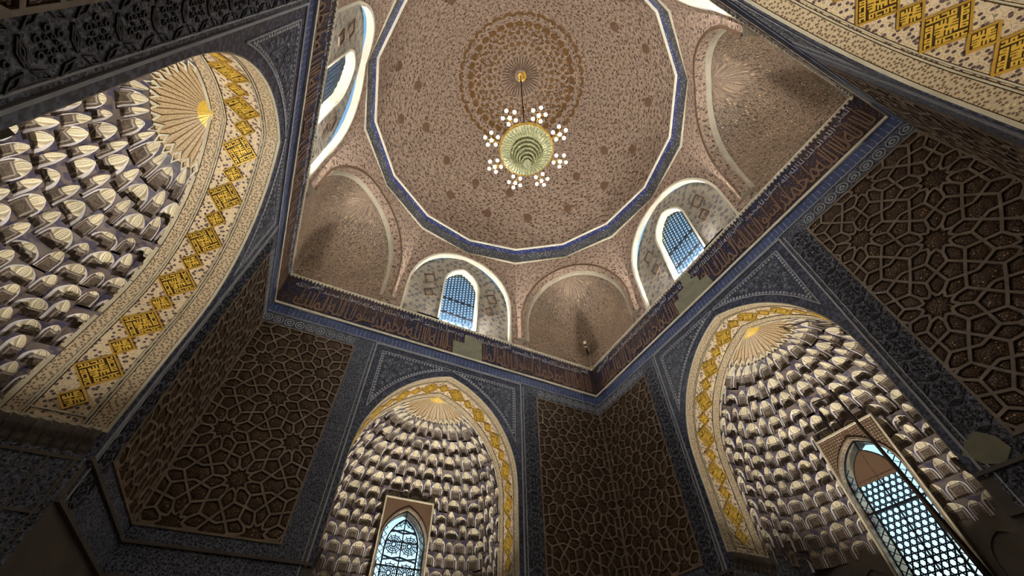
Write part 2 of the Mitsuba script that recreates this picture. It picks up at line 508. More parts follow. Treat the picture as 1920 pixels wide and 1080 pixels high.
def rosette(cx, cz, r):
    """six pointed leaves round six little rings"""
    m = MB()
    for k in range(6):
        a = k * math.pi / 3 + math.pi / 6
        c, w = np.array([cx, cz]) + r * np.array([math.cos(a), math.sin(a)]), np.array([-math.sin(a), math.cos(a)])
        o = np.array([math.cos(a), math.sin(a)])
        L = r * 0.5
        outer = [c + w * L, c + o * L * .34, c - w * L, c - o * L * .34]
        hole_ = [c + (q - c) * 0.62 for q in outer]
        m.poly(Polygon(outer, [hole_]), .012, .026, on_wall)
        for rr, rad, ph in ((0.52, .14, math.pi / 6), (0.27, .085, 0)):
            q = np.array([cx, cz]) + r * rr * np.array([math.cos(a + ph), math.sin(a + ph)])
            ring = Point(*q).buffer(r * rad, 3).difference(Point(*q).buffer(r * rad * .55, 3))
            m.poly(ring, .012, .026, on_wall)
    return m


mat('m_rosette', srgb(60, 61, 68), 0.5)
for s in (-1, 1):
    for i in range(13):
        four('wall_@__rosette', shape(rosette(s * 2.535, 3.85 + i * 0.42, 0.2), 'm_rosette'), only=[1, 3] if s < 0 else [0, 1, 3])
for i in range(22):           # a row of round rosettes between the blue band and the panels
    for s in (-1, 1):
        if i < 9:
            c = Point(s * (2.92 + i * 0.26), 9.2)
            ring = c.buffer(.115, 6).difference(c.buffer(.095, 6)).union(c.buffer(.055, 4).difference(c.buffer(.03, 4)))
            four('wall_@__roundel', shape(MB().poly(ring, .012, .024, on_wall), 'm_silver'), only=[0, 1] if s < 0 else [0, 1, 3])
for z in (3.55, 4.02):        # mouldings of the dado
    for s in (-1, 1):
        four('wall_@__dado_moulding', shape(MB().poly(sbox(*sorted((s * 2.12, s * A))[:1], z, max(s * 2.12, s * A), z + .05), 0, .05, on_wall), 'm_plain'))


# ------------------------------------------------------------------ star lattice panels
def girih(ap):
    """lines of the ten-fold strapwork on a rhombic lattice of decagons of this apothem"""
    R = ap / math.cos(math.pi / 10)
    v1, v2 = 2 * ap * np.array([math.cos(math.radians(36)), math.sin(math.radians(36))]), 2 * ap * np.array([math.cos(math.radians(36)), -math.sin(math.radians(36))])
    dec = []
    for i in range(-7, 8):
        for j in range(-7, 8):
            c = i * v1 + j * v2
            if abs(c[0]) < 4.2 and abs(c[1]) < 4.6:
                dec.append([c + R * np.array([math.cos(math.radians(18 + 36 * k)), math.sin(math.radians(18 + 36 * k))]) for k in range(10)])
    lines = []
    for d in dec:
        mids = [(d[k] + d[(k + 1) % 10]) / 2 for k in range(10)]
        c = np.mean(d, 0)
        pol = lambda r, q: c + r * ap * np.array([math.cos(math.radians(36 * q)), math.sin(math.radians(36 * q))])
        # petals: tip on each side's middle, a ten-pointed star within
        for k in range(10):
            b0 = math.degrees(math.atan2(*(mids[0] - c)[::-1])) / 36
            V, U, W0, W1 = pol(.745, b0 + k + .5), pol(.46, b0 + k + .5), pol(.30, b0 + k), pol(.30, b0 + k + 1)
            lines += [(mids[k], V), (V, mids[(k + 1) % 10]), (V, U), (W0, U), (U, W1)]
    gaps = sbox(-3.6, -4, 3.6, 4).difference(unary_union([Polygon(d).buffer(1e-4) for d in dec]))
    for g in getattr(gaps, 'geoms', [gaps]):
        g = g.simplify(0.02)
        q = np.array(g.exterior.coords)[:-1]
        if g.area > 0.9 * ap * ap * 2 or len(q) > 8:
            continue
        if shapely.geometry.polygon.signed_area(g.exterior) < 0:
            q = q[::-1]
        rays = []
        for a, b in zip(q, np.roll(q, -1, 0)):
            e = (b - a) / np.linalg.norm(b - a)
            mid = (a + b) / 2
            for sgn in (1, -1):
                t = math.radians(54) if sgn > 0 else math.pi - math.radians(54)
                rays.append((mid, np.array([e[0] * math.cos(t) - e[1] * math.sin(t), e[0] * math.sin(t) + e[1] * math.cos(t)])))
        best = {}
        cand = []
        for i in range(len(rays)):
            for j in range(i + 1, len(rays)):
                if i // 2 == j // 2:
                    continue
                M = np.array([rays[i][1], -rays[j][1]]).T
                if abs(np.linalg.det(M)) < 1e-6:
                    continue
                t = np.linalg.solve(M, rays[j][0] - rays[i][0])
                if (t > 1e-4).all() and g.buffer(1e-3).contains(Point(rays[i][0] + t[0] * rays[i][1])):
                    cand.append((t.sum(), i, j, rays[i][0] + t[0] * rays[i][1]))
        for _, i, j, x in sorted(cand, key=lambda c: c[0]):
            if i not in best and j not in best:
                best[i] = best[j] = x
                lines += [(rays[i][0], x), (rays[j][0], x)]
    return lines


def lattice_panel(s, tiles_only):
    x0, x1 = sorted((s * P0, s * P1))
    rect = sbox(x0, PZ0, x1, PZ1)
    c = np.array([(x0 + x1) / 2, (PZ0 + PZ1) / 2 + .4])
    rl = []
    for a, b in girih(0.56):
        g = LineString([np.array(a)[::-1] + c, np.array(b)[::-1] + c]).intersection(rect)
        if g.geom_type == 'LineString' and g.length > .01:
            rl.append(g)
    four('wall_@__lattice_ground', shape(MB().poly(rect, 0, 0.006, on_wall), 'm_panel'))
    straps = unary_union(rl).buffer(0.021, cap_style=2).intersection(rect)
    four('wall_@__star_lattice', shape(MB().poly(straps, 0.006, 0.036, on_wall), 'm_strap'))
    free = sorted(rect.difference(straps).geoms, key=lambda q: (-round(q.area, 5), q.centroid.x, q.centroid.y))
    count, rest = 0, MB()
    lift = lambda x, z, h: on_wall(x, z, h + 0.006)
    for q in free:
        t = q.buffer(-0.008, join_style=2)
        if t.is_empty or t.geom_type != 'Polygon' or t.area < 0.0008:
            continue
        t = shapely.geometry.polygon.orient(t.simplify(0.004), 1)
        ring = np.array(t.exterior.coords)[:-1]
        if count < 149:
            four('wall_@__star_tile', shape(MB().boss(ring, 0.016, 0.026, lift, 0.72), 'm_tile'), only=tiles_only)
        else:
            rest.boss(ring, 0.012, 0.018, lift, 0.72)
        count += 1
    four('wall_@__small_star_tile', shape(rest, 'm_tile'), only=tiles_only, kind='stuff')
    return count


n_tiles = [lattice_panel(-1, (0, 1, 2, 3)), lattice_panel(1, (0, 1, 3))]


# ------------------------------------------------------------------ arch underside with square kufic diamonds
curve = arch(B_HW, B_SPRING, B_R, 40, Z_SOFF)
seg = np.linalg.norm(np.diff(curve, axis=0), axis=1)
arc = np.concatenate([[0], np.cumsum(seg)])
total = arc[-1]


def soffit_at(s):
    """point (u, z), tangent and normal (into the opening) at this length along the underside"""
    p = np.array([np.interp(s, arc, curve[:, 0]), np.interp(s, arc, curve[:, 1])])
    i = np.clip(np.searchsorted(arc, s) - 1, 0, len(seg) - 1)
    t = (curve[i + 1] - curve[i]) / seg[i]
    return p, t, np.array([-t[1], t[0]])


def soffit_strip(d0, d1, h0, h1=None, s0=0.0, s1=None):
    """a strip of the underside between two depths, standing out by h"""
    ss = np.unique(np.concatenate([arc, np.linspace(s0, s1 or total, 120)]))
    ss = ss[(ss >= s0) & (ss <= (s1 or total))]
    P, UV = [], []
    rows = [(d0, 0.0), (d0, h0), (d1, h0), (d1, 0.0)] if h0 > 0 else [(d0, h0), (d1, h0)]
    for s in ss:
        p, t, n = soffit_at(s)
        P.append([[p[0] + n[0] * h, A + d, p[1] + n[1] * h] for d, h in rows])
        UV.append([[s, d] for d, h in rows])
    return MB().grid(P, UV)


DEPTH = SOFF - A
four('wall_@__arch_soffit', shape(soffit_strip(0, DEPTH + .03, 0), 'm_soffit', True))
four('wall_@__soffit_border', shape(soffit_strip(0.05, 0.27, 0.008), 'm_soffband'))
four('wall_@__soffit_border', shape(soffit_strip(0.90, 1.10, 0.008), 'm_soffband'))
for d, w in ((0.0, .04), (0.24, .016), (0.285, .016), (0.875, .016), (0.915, .016), (1.10, .05)):
    four('wall_@__soffit_moulding', shape(soffit_strip(d, d + w, 0.02), 'm_pale'))
for d in (0.042, 0.232, 0.262, 0.303, 0.866, 0.893, 0.933, 1.09):
    four('wall_@__soffit_line', shape(soffit_strip(d, d + .009, 0.011), 'm_kufic'))
m = MB()
for s in (-1, 1):
    m.box(s * B_HW - .02, s * B_HW + .02, A, SOFF, Z_SOFF, Z_SOFF + .05)
    for d in (0.3, 0.87):
        m.box(s * B_HW - .015, s * B_HW + .015, A + .28, A + .9, Z_SOFF + .14, Z_SOFF + .16)
four('wall_@__soffit_foot_moulding', shape(m, 'm_pale'))

MUHAMMAD = ["111.111.1111.111", "..1.1.1....1.1.1", "..1.1.1....1.1.1", "1111111111111111"]
ALLAH = ["...1.1.1", "11.1.1.1", "11.1.1.1", "111111.1"]


big = np.zeros((22, 22), bool)
bits = lambda word: np.array([[c == '1' for c in r] for r in word])
for k in range(4):            # each word is written once along every side, in turn
    g = np.rot90(big, k); g[0:4, 0:16] |= bits(MUHAMMAD); g[5:9, 5:13] |= bits(ALLAH)
big[9:13, 9:13] = True; big[10:12, 10:12] = False
small = np.zeros((12, 12), bool)
for k in range(4):
    g = np.rot90(small, k); g[0:4, 0:8] |= bits(ALLAH)
small[4:8, 4:8] = True; small[5:7, 5:7] = False


def letters(grid, size):
    """raised square lettering, centred, on its own xy plane with z up"""
    m, n = MB(), len(grid)
    c = size / n
    for r in range(n):
        k = 0
        while k < n:
            if grid[r, k]:
                e = k
                while e < n and grid[r, e]:
                    e += 1
                m.box(-size / 2 + k * c, -size / 2 + e * c, size / 2 - (r + 1) * c, size / 2 - r * c, 0.004, 0.012)
                k = e
            else:
                k += 1
    return m


def plaque(size):
    m = MB()
    flat = lambda x, y, h: np.stack([x, y, h], -1)
    h = size / 2
    m.poly(sbox(-h, -h, h, h), 0.0, 0.004, flat)
    return m


def plaque_frame(size):
    flat = lambda x, y, h: np.stack([x, y, h], -1)
    h = size / 2
    return MB().poly(sbox(-h, -h, h, h).exterior.buffer(0.011, join_style=2), 0.0, 0.018, flat)


SL, SSM = 0.55 / math.sqrt(2) , 0.31 / math.sqrt(2)
big_d = (shape(plaque(SL), 'm_kufic'), shape(letters(big, SL * .88), 'm_letter'), shape(plaque_frame(SL), 'm_gold'))
small_d = (shape(plaque(SSM), 'm_kufic'), shape(letters(small, SSM * .8), 'm_letter'), shape(plaque_frame(SSM), 'm_gold'))
pitch = (total / 2 - 0.34) / 6.0
tip = total / 2
spots = [(tip, small_d)] + [q for k in range(6) for sg in (-1, 1) for q in ((tip + sg * (k + .5) * pitch, big_d), (tip + sg * (k + 1) * pitch, small_d))]
for s, d in sorted(spots, key=lambda q: q[0]):
    p, t, n = soffit_at(s)
    if abs(s - tip) < 1e-6:
        p, t, n = curve[len(curve) // 2] - [0, .03], np.array([-1.0, 0]), np.array([0, -1.0])
    e1, e2, e3 = np.array([t[0], 0, t[1]]), np.array([0, 1.0, 0]), np.array([n[0], 0, n[1]])
    r1, r2 = (e1 + e2) / math.sqrt(2), (e2 - e1) / math.sqrt(2)
    sag = 0.012 if B_SPRING < p[1] else 0.004
    M = np.eye(4); M[:3, 0], M[:3, 1], M[:3, 2], M[:3, 3] = r1, r2, e3, [p[0] + n[0] * sag, A + 0.58, p[1] + n[1] * sag]
    if np.linalg.det(M[:3, :3]) < 0:
        M[:3, 1] *= -1
    for k, side in enumerate(SIDES):
        mm = rot(k) @ T(M)
        base = put(f'wall_{side}__kufic_panel', d[0], mm)
        scene[base + '__lettering'] = {**d[1], 'to_world': mm}
        labels[base + '__lettering'] = {'label': 'raised gold square kufic lettering'}
        scene[base + '__frame'] = {**d[2], 'to_world': mm}

# ------------------------------------------------------------------ small stalactite cornice under each foot of the arch
for s in (-1, 1):
    for i in range(9):
        y0 = A + 0.03 + i * 0.128
        m = MB()
        ys = np.linspace(0, 1, 7)
        rows = []
        for z, d in ((Z_SOFF, .10), (Z_SOFF - .10, .095), (Z_SOFF - .17, .06), (Z_SOFF - .24, .03), (Z_SOFF - .30, .0)):
            hollow = 0.055 * np.sin(np.pi * ys) * (1 if z > Z_SOFF - .2 else .3)
            rows.append([[s * (B_HW - d + h), y0 + v * 0.12, z] for v, h in zip(ys, hollow)])
        m.grid(rows, np.stack([np.broadcast_to(ys * 2 - 1, (5, 7)), np.broadcast_to(np.linspace(1, 0, 5)[:, None], (5, 7))], -1))
        four('wall_@__cornice_niche', shape(m, 'm_plain'))
    m = MB()
    for i in range(5):
        y = A + .08 + i * .25
        m.box(s * B_HW - .015, s * B_HW + .015, y, y + .02, 2.9, 4.0)
    m.box(s * B_HW - .015, s * B_HW + .015, A + .05, SOFF, 3.98, 4.02)
    m.box(s * B_HW - .015, s * B_HW + .015, A + .05, SOFF, 3.4, 3.43)
    four('wall_@__jamb_moulding', shape(m, 'm_plain'))

# ------------------------------------------------------------------ inscription frieze
GLYPHS = [[[[(9,-5),(16,-4),(18,-50),(22,-54),(33,-54),(36,-51),(35,-4),(41,-4),(43,-52),(41,-57),(37,-60),(21,-61),(13,-57),(11,-52)]]],[[[(70,-4),(76,-4),(78,-61),(71,-61)]],[[(6,-46),(6,-39),(8,-35),(13,-30),(25,-26),(26,-19),(33,-19),(33,-36),(35,-51),(39,-54),(50,-54),(52,-51),(51,-4),(57,-4),(59,-52),(56,-58),(49,-61),(38,-61),(31,-58),(28,-53),(14,-53),(10,-51)],[(14,-44),(18,-47),(27,-47),(27,-32),(21,-33),(15,-36),(13,-40)]]],[[[(95,-61),(94,-4),(100,-4),(102,-61)]],[[(6,-46),(6,-39),(8,-35),(13,-30),(25,-26),(26,-19),(33,-19),(33,-36),(35,-51),(39,-54),(50,-54),(52,-51),(51,-4),(58,-4),(59,-47),(64,-54),(73,-54),(76,-51),(75,-4),(81,-4),(83,-52),(81,-57),(77,-60),(63,-61),(57,-57),(49,-61),(38,-61),(31,-58),(28,-53),(14,-53),(10,-51)],[(14,-44),(18,-47),(27,-47),(27,-32),(21,-33),(15,-36),(13,-40)]]],[[[(7,-38),(9,-33),(15,-35),(27,-35),(31,-32),(32,-30),(31,-24),(22,-9),(22,-7),(26,-4),(32,-11),(39,-28),(44,-35),(51,-35),(59,-21),(65,-15),(71,-13),(76,-14),(81,-19),(85,-30),(91,-35),(107,-34),(123,-27),(121,-24),(111,-20),(99,-21),(98,-15),(105,-13),(114,-14),(132,-23),(136,-23),(137,-29),(134,-29),(133,-31),(138,-35),(148,-35),(152,-31),(157,-19),(165,-13),(171,-13),(175,-15),(181,-25),(180,-36),(173,-42),(165,-42),(155,-37),(148,-42),(138,-42),(132,-40),(126,-32),(106,-41),(89,-42),(83,-40),(77,-44),(68,-43),(59,-35),(54,-41),(51,-42),(40,-41),(36,-37),(33,-40),(27,-42),(16,-42)],[(159,-32),(164,-35),(172,-35),(175,-31),(174,-25),(169,-20),(165,-20),(159,-28)],[(64,-30),(67,-35),(72,-37),(77,-37),(79,-35),(78,-28),(72,-20),(69,-20),(64,-25)]]],[[[(160,-79),(158,-73),(169,-69),(175,-62),(178,-55),(178,-49),(173,-36),(179,-34),(184,-45),(184,-59),(182,-64),(173,-74),(166,-78)]],[[(63,-79),(62,-72),(70,-71),(77,-68),(82,-62),(70,-60),(64,-54),(65,-43),(67,-39),(73,-34),(82,-34),(87,-38),(90,-44),(91,-54),(104,-54),(107,-48),(109,-39),(115,-40),(114,-52),(115,-54),(125,-54),(129,-47),(130,-39),(132,-38),(136,-39),(135,-52),(138,-54),(146,-54),(150,-50),(146,-31),(152,-29),(154,-32),(156,-40),(156,-53),(150,-60),(138,-61),(132,-57),(126,-61),(116,-61),(110,-57),(103,-61),(90,-61),(87,-68),(77,-76)],[(72,-52),(74,-54),(84,-53),(83,-46),(78,-40),(76,-40),(72,-44)]],[[(6,-66),(6,-56),(9,-47),(15,-49),(13,-55),(13,-64),(19,-71),(25,-73),(33,-73),(40,-71),(45,-66),(47,-59),(46,-4),(53,-4),(54,-57),(49,-71),(40,-78),(27,-80),(15,-77),(9,-72)]]],[[[(176,-61),(175,-4),(181,-4),(183,-61)]],[[(6,-51),(7,-37),(8,-34),(11,-34),(14,-35),(13,-49),(18,-54),(24,-56),(51,-56),(59,-54),(63,-48),(61,-4),(68,-4),(70,-49),(75,-54),(84,-54),(87,-51),(86,-4),(93,-4),(94,-47),(98,-54),(106,-54),(114,-40),(120,-34),(127,-32),(131,-33),(136,-38),(143,-53),(154,-54),(157,-51),(156,-4),(162,-4),(164,-52),(162,-57),(158,-60),(144,-61),(138,-59),(132,-63),(126,-63),(120,-60),(114,-54),(109,-60),(106,-61),(98,-61),(92,-57),(84,-61),(73,-61),(66,-56),(61,-60),(54,-62),(26,-63),(12,-59)],[(119,-49),(122,-54),(127,-56),(132,-56),(134,-54),(133,-47),(127,-39),(124,-39),(119,-44)]],[[(32,-43),(32,-39),(37,-38),(41,-35),(35,-30),(35,-25),(40,-20),(45,-18),(47,-23),(40,-27),(45,-32),(46,-38),(39,-43)]]],[[[(156,-4),(162,-4),(164,-61),(157,-61)]],[[(6,-65),(6,-56),(9,-47),(15,-49),(13,-54),(13,-64),(15,-68),(24,-72),(40,-72),(49,-69),(53,-65),(52,-59),(42,-56),(43,-49),(58,-54),(70,-54),(72,-51),(71,-4),(78,-4),(79,-47),(83,-54),(96,-54),(102,-52),(92,-42),(91,-36),(93,-33),(100,-29),(111,-27),(120,-30),(122,-33),(122,-42),(115,-53),(135,-54),(138,-51),(137,-4),(143,-4),(145,-52),(143,-57),(139,-60),(122,-61),(113,-59),(108,-56),(99,-60),(83,-61),(77,-57),(69,-61),(61,-61),(60,-66),(56,-72),(49,-76),(38,-79),(24,-79),(17,-77),(8,-70)],[(105,-34),(98,-39),(108,-48),(114,-45),(116,-40),(116,-37),(111,-34)]],[[(31,-88),(33,-86),(37,-86),(39,-88),(39,-92),(37,-94),(33,-94),(31,-92)]],[[(20,-88),(22,-86),(26,-86),(28,-88),(28,-92),(26,-94),(22,-94),(20,-92)]]]]
words = []
for g in GLYPHS:
    u = unary_union([Polygon(p[0], p[1:]).buffer(0) for p in g])
    b = u.bounds
    words.append(shapely.affinity.translate(u, -b[0], -b[1]))
FR = Z_UP - Z_LOW
m = MB().poly(sbox(-A, Z_LOW, A, Z_UP), -0.02, 0.0, on_wall)
four('trim_@', shape(m, 'm_frieze'))
four('trim_@__lower_moulding', shape(MB().box(-A, A, A - .06, A + .02, Z_LOW - .035, Z_LOW + .04), 'm_bright'))
m = MB().box(-A, A, A - .035, A + .02, Z_UP - .05, Z_UP + .0)
for i in range(102):
    m.box(-A + i * .1 + .02, -A + i * .1 + .07, A - .03, A, Z_UP - .11, Z_UP - .05)
four('trim_@__upper_moulding', shape(m, 'm_bright'))
order = [0, 1, 0, 2, 3, 4, 2, 5, 6]
x, i = A - 0.15, 0
rng = np.random.default_rng(8)
while x > -A + .9:
    w = words[order[i % len(order)]]
    b = w.bounds
    sx = 0.0052
    wid = b[2] * sx
    sz = (0.60 + .08 * rng.random()) / max(b[3], 50)
    g = shapely.affinity.scale(w, sx, sz, origin=(0, 0))
    g = shapely.affinity.translate(g, x - wid, Z_LOW + .10 + .05 * rng.random()).buffer(.001)
    four('trim_@__calligraphy_word', shape(MB().poly(g, 0, 0.02, on_wall), 'm_copper'))
    # tall shafts and the second, smaller line above
    for q in range(max(1, int(wid / .30))):
        xx = x - wid + (q + .35 + .3 * rng.random()) * wid / max(1, int(wid / .30))
        z1 = Z_LOW + .84 + .10 * rng.random()
        four('trim_@__tall_shaft', shape(MB().poly(LineString([(xx, Z_LOW + .22), (xx + .03, z1), (xx - .02, z1 - .03)]).buffer(.014, 2), 0, .02, on_wall), 'm_copper'))
    x -= wid * .93 + .03
    i += 1
x, i = A - .2, 2
m = MB()
while x > -A + .4:
    w = words[order[(i * 4) % len(order)]]
    g = shapely.affinity.translate(shapely.affinity.scale(w, .0026, .0030, origin=(0, 0)), x - w.bounds[2] * .0026, Z_LOW + .82)
    m.poly(g, 0, .012, on_wall)
    x -= w.bounds[2] * .0026 + .04; i += 1
four('trim_@__small_inscription', shape(m, 'm_silver'), kind='stuff')
for k, pts in ((0, [(-.05, 9.77), (-.08, 10.3), (.28, 10.3), (.28, 10.66), (.86, 10.62), (.90, 9.80)]),
               (1, [(-.88, 9.80), (-.92, 10.28), (-.70, 10.28), (-.70, 10.45), (-.42, 10.45), (-.42, 10.85), (-.1, 10.85), (-.1, 10.5), (.1, 10.42), (.1, 10.2), (.36, 10.2), (.40, 9.80)])):
    put(f'trim_{SIDES[k]}__plaster_patch', shape(MB().poly(Polygon(pts), 0, .024, on_wall), 'm_patch'), rot(k), label='bare grey-green plaster patch')
put('wall_east__plaster_patch', shape(MB().poly(Polygon([(2.16, 4.30), (2.28, 4.42), (2.46, 4.50), (2.60, 4.36), (2.64, 4.18), (2.48, 4.05), (2.3, 4.12)]), 0, .03, on_wall), 'm_patch'), rot(1), label='bare grey-green plaster patch')
for k, s in enumerate(SIDES):
    say = {'north': 'dark inscription frieze above the bottom centre arch, with one stepped bare patch', 'east': 'purple inscription frieze running diagonally at right, with the largest bare patch',
           'south': 'inscription frieze at upper right, seen almost edge-on', 'west': 'inscription frieze left of the dome, beside the big left arch'}[s]
    labels['trim_' + s] = {'label': say, 'category': 'frieze', 'kind': 'structure'}

# ------------------------------------------------------------------ the octagonal drum: eight arches
def lean(u, z, sq):
    """y of the drum's face at (u, z): its edges draw in from the octagon to the sixteen-sided ring"""
    t = np.clip((np.asarray(z) - 12.3) / (Z_RING - 12.3), 0, 1)
    e = np.abs(np.asarray(u)) / OCT
    return A - e * t * (A - R_RING * math.cos(math.pi / 8)) + .0


def drum_u(u, z):
    t = np.clip((np.asarray(z) - 12.3) / (Z_RING - 12.3), 0, 1)
    return np.asarray(u) * (1 - t * (1 - R_RING * math.sin(math.pi / 8) / OCT))


def on_drum(u, z, h=0.0):
    u, z, h = np.broadcast_arrays(np.asarray(u, float), np.asarray(z, float), np.asarray(h, float))
    return np.stack([drum_u(u, z), lean(u, z, 0) - h, z], -1)


def rot8(k):
    return T().rotate([0, 0, 1], -45.0 * k)


def drum_face(apex_scale, foot):
    hw, spring, R = D_HW, D_SPRING - (0.32 if apex_scale else 0), D_R
    m = MB()
    us = np.unique(np.concatenate([np.linspace(-OCT, -hw, 4), np.linspace(-hw, hw, 49), np.linspace(hw, OCT, 4)]))
    for a, b in zip(us[:-1], us[1:]):
        ins = abs((a + b) / 2) < hw
        rows = []
        for u in (a, b):
            z0 = arch_z(u, hw, spring, R) if ins else foot
            zz = z0 + (Z_RING + .02 - z0) * np.linspace(0, 1, 12 if ins else 26)
            rows.append(on_drum(np.full(len(zz), u), zz))
        P = np.array(rows).transpose(1, 0, 2)
        zz = P[:, :, 2]
        uv = np.stack([np.broadcast_to([a, b], zz.shape), zz], -1)
        m.grid(P, uv)
    return m


def arch_path(d, squinch, z0, n=26):
    return arch(D_HW - d, D_SPRING - (0.32 if squinch else 0), D_R - d, n, z0)


def reveal(path, y_off0, y_off1, mb):
    P = [[on_drum(u, z, -y_off0), on_drum(u, z, -y_off1)] for u, z in path]
    s = np.concatenate([[0], np.cumsum(np.linalg.norm(np.diff(path, axis=0), axis=1))])
    return mb.grid(P, [[[q, y_off0], [q, y_off1]] for q in s])


DRUM = ['north', 'northeast', 'east', 'southeast', 'south', 'southwest', 'west', 'northwest']
card = shape(drum_face(False, Z_UP - .02), 'm_drum')
diag = shape(drum_face(True, Z_UP + .28), 'm_drum')
REC = 0.16                    # depth of the shallow recess round each drum window
win_hw, win_spring, win_R, win_z0 = 0.62, 13.05, 1.0, Z_UP + .12
arch_white = MB()
reveal(arch_path(0, False, Z_UP - .02), 0, REC, arch_white)
path = arch_path(-.03, False, Z_UP)
P = []
for (u0, z0), (u1, z1) in zip(arch_path(-.07, False, Z_UP - .02), arch_path(0.0, False, Z_UP - .02)):
    P.append([on_drum(u0, z0, .0), on_drum(u0, z0, .025), on_drum(u1, z1, .025), on_drum(u1, z1, -.01)])
arch_white.grid(P)
white = shape(arch_white, 'm_white')
rec_y = A + REC - .03
rec_pl = plane_y(rec_y)
whole = arch_poly(win_hw, win_spring, win_R, win_z0)
recess = arch_poly(D_HW + .02, D_SPRING, D_R + .02, Z_UP - .05, 26)
m = MB().poly(recess.difference(whole), -.02, 0, rec_pl)
rec_wall = shape(m, 'm_recess')
m = MB()
wp = arch(win_hw, win_spring, win_R, 14, win_z0)
m.grid([[rec_pl(u, z, -.0), rec_pl(u, z, -.34)] for u, z in wp])
m.grid([[rec_pl(u, win_z0, 0), rec_pl(u, win_z0, -.34)] for u in (-win_hw, win_hw)])
win_rev = shape(m, 'm_white')
rim_ = shape(MB().poly(LineString(arch(win_hw + .03, win_spring, win_R + .03, 14, win_z0)).buffer(.03, cap_style=2), 0, .03, rec_pl), 'm_white')
niches = []
for s in (-1, 1):             # little pointed star panels beside the window
    for cx, cz, r in ((1.18, 12.9, .30), (1.12, 12.2, .24)):
        pts = [(s * cx + r * math.cos(a) * (1 if q % 2 else .72) * .75, cz + r * math.sin(a) * (1 if q % 2 else .72)) for q, a in enumerate(np.linspace(0, 2 * math.pi, 9)[:-1] + .39)]
        niches.append(shape(MB().poly(Polygon(pts).exterior.buffer(.018), 0, .03, rec_pl), 'm_brown'))
bays = [shape(MB().boss(np.array([(s * 1.45 + .2 * math.cos(a), z + .3 * math.sin(a)) for a in np.linspace(0, 2 * math.pi, 9)[:-1]]), .015, .02, rec_pl), 'm_recess') for s in (-1, 1) for z in (11.6,)]

lat = []                      # window lattice: upright bars and staggered short bars between them
for i in range(-5, 6):
    lat.append(LineString([(i * .118, win_z0), (i * .118, 14.1)]).buffer(.019, cap_style=2))
    for j in range(26):
        z = win_z0 + j * .128 + (.064 if i % 2 else 0)
        lat.append(LineString([(i * .118, z), (i * .118 + .118, z)]).buffer(.012, cap_style=2))
lat = unary_union(lat).intersection(whole)
heavy = unary_union([LineString([(-.7, z), (.7, z)]) for z in (11.75, 12.45)]).buffer(.018, cap_style=2).intersection(whole)
gl_pl = plane_y(A + .36)
lat_d = shape(MB().poly(lat, -.01, .01, gl_pl), 'm_lattice')
bar_d = shape(MB().poly(heavy, -.015, .025, gl_pl), 'm_black')
pane_v = np.array(whole.simplify(.005).exterior.coords)[:-1]
tri = trimesh.creation.extrude_polygon(whole, .01, engine='earcut')
vv = np.asarray(tri.vertices); keep = (vv[tri.faces][:, :, 2] > .005).all(1)
pane_d = shape(MB().add(np.stack([vv[:, 0], np.full(len(vv), A + .375), vv[:, 1]], -1), tri.faces[keep]), 'm_glass')

sq = []                       # the squinch: a half vault from the arch back into the corner
DEEP = 0.28
m = MB()
reveal(arch_path(0, True, Z_UP + .28), 0, DEEP, m)
sq_rev = shape(m, 'm_drum')
P = []
for (u0, z0), (u1, z1) in zip(arch_path(.0, True, Z_UP + .28), arch_path(.09, True, Z_UP + .28)):
    P.append([on_drum(u0, z0, -DEEP + .0), on_drum(u1, z1, -DEEP), on_drum(u1, z1, -DEEP - .12)])
sq_rib = shape(MB().grid(P), 'm_pale')
P = []
for (u0, z0), (u1, z1) in zip(arch_path(-.075, True, Z_UP + .28), arch_path(-.01, True, Z_UP + .28)):
    P.append([on_drum(u0, z0, .0), on_drum(u0, z0, .022), on_drum(u1, z1, .022), on_drum(u1, z1, -.01)])
sq_lip = shape(MB().grid(P), 'm_brown')
hw2, sp2, R2 = D_HW - .03, D_SPRING - .32, D_R - .03
ztop = sp2 + math.sqrt(R2 ** 2 - (R2 - hw2) ** 2)
P, UV = [], []
for z in np.concatenate([np.linspace(Z_UP - .03, sp2, 14), sp2 + (ztop - sp2) * np.sin(np.linspace(0, np.pi / 2, 22))[1:]]):
    w = float(arch_u(z, hw2, sp2, R2))
    t = np.clip((z - Z_UP) / (ztop - Z_UP), 0, 1)
    mixv = min(1.0, t * 1.6)
    row, ruv = [], []
    for s in np.linspace(-1, 1, 41):
        d = math.sqrt(max(1 - t ** 1.9, 0)) * (w * (1 - abs(s)) * (1 - mixv) + 1.75 * (1 - abs(s) ** 2.2) * mixv)
        p = np.array([drum_u(s * w, z), A + DEEP + d, z])
        row.append(p); ruv.append([s * 1.9, z + d * .9])
    P.append(row); UV.append(ruv)
squinch = shape(MB().grid(P, UV), 'm_squinch', True)
consoles = []
for s in (-1, 1):             # foot of each drum pier, overhanging the corner: a pale triangle from below
    zf = Z_UP + .28
    p0, p1 = on_drum(s * OCT, zf), on_drum(s * D_HW, zf)
    p2 = np.array([s * (OCT - .36), A + .36, zf])
    consoles.append(shape(MB().add([p0, p1, p2], [[0, 1, 2], [0, 2, 1]]), 'm_bright'))
    e0, e1, up = np.array([s * (OCT + .02), A - .02, Z_UP - .08]), np.array([s * (OCT - .42), A + .42, Z_UP - .08]), np.array([0, 0, .38])
    consoles.append(shape(MB().grid([[e0, e1], [e0 + up, e1 + up]]), 'm_drum'))
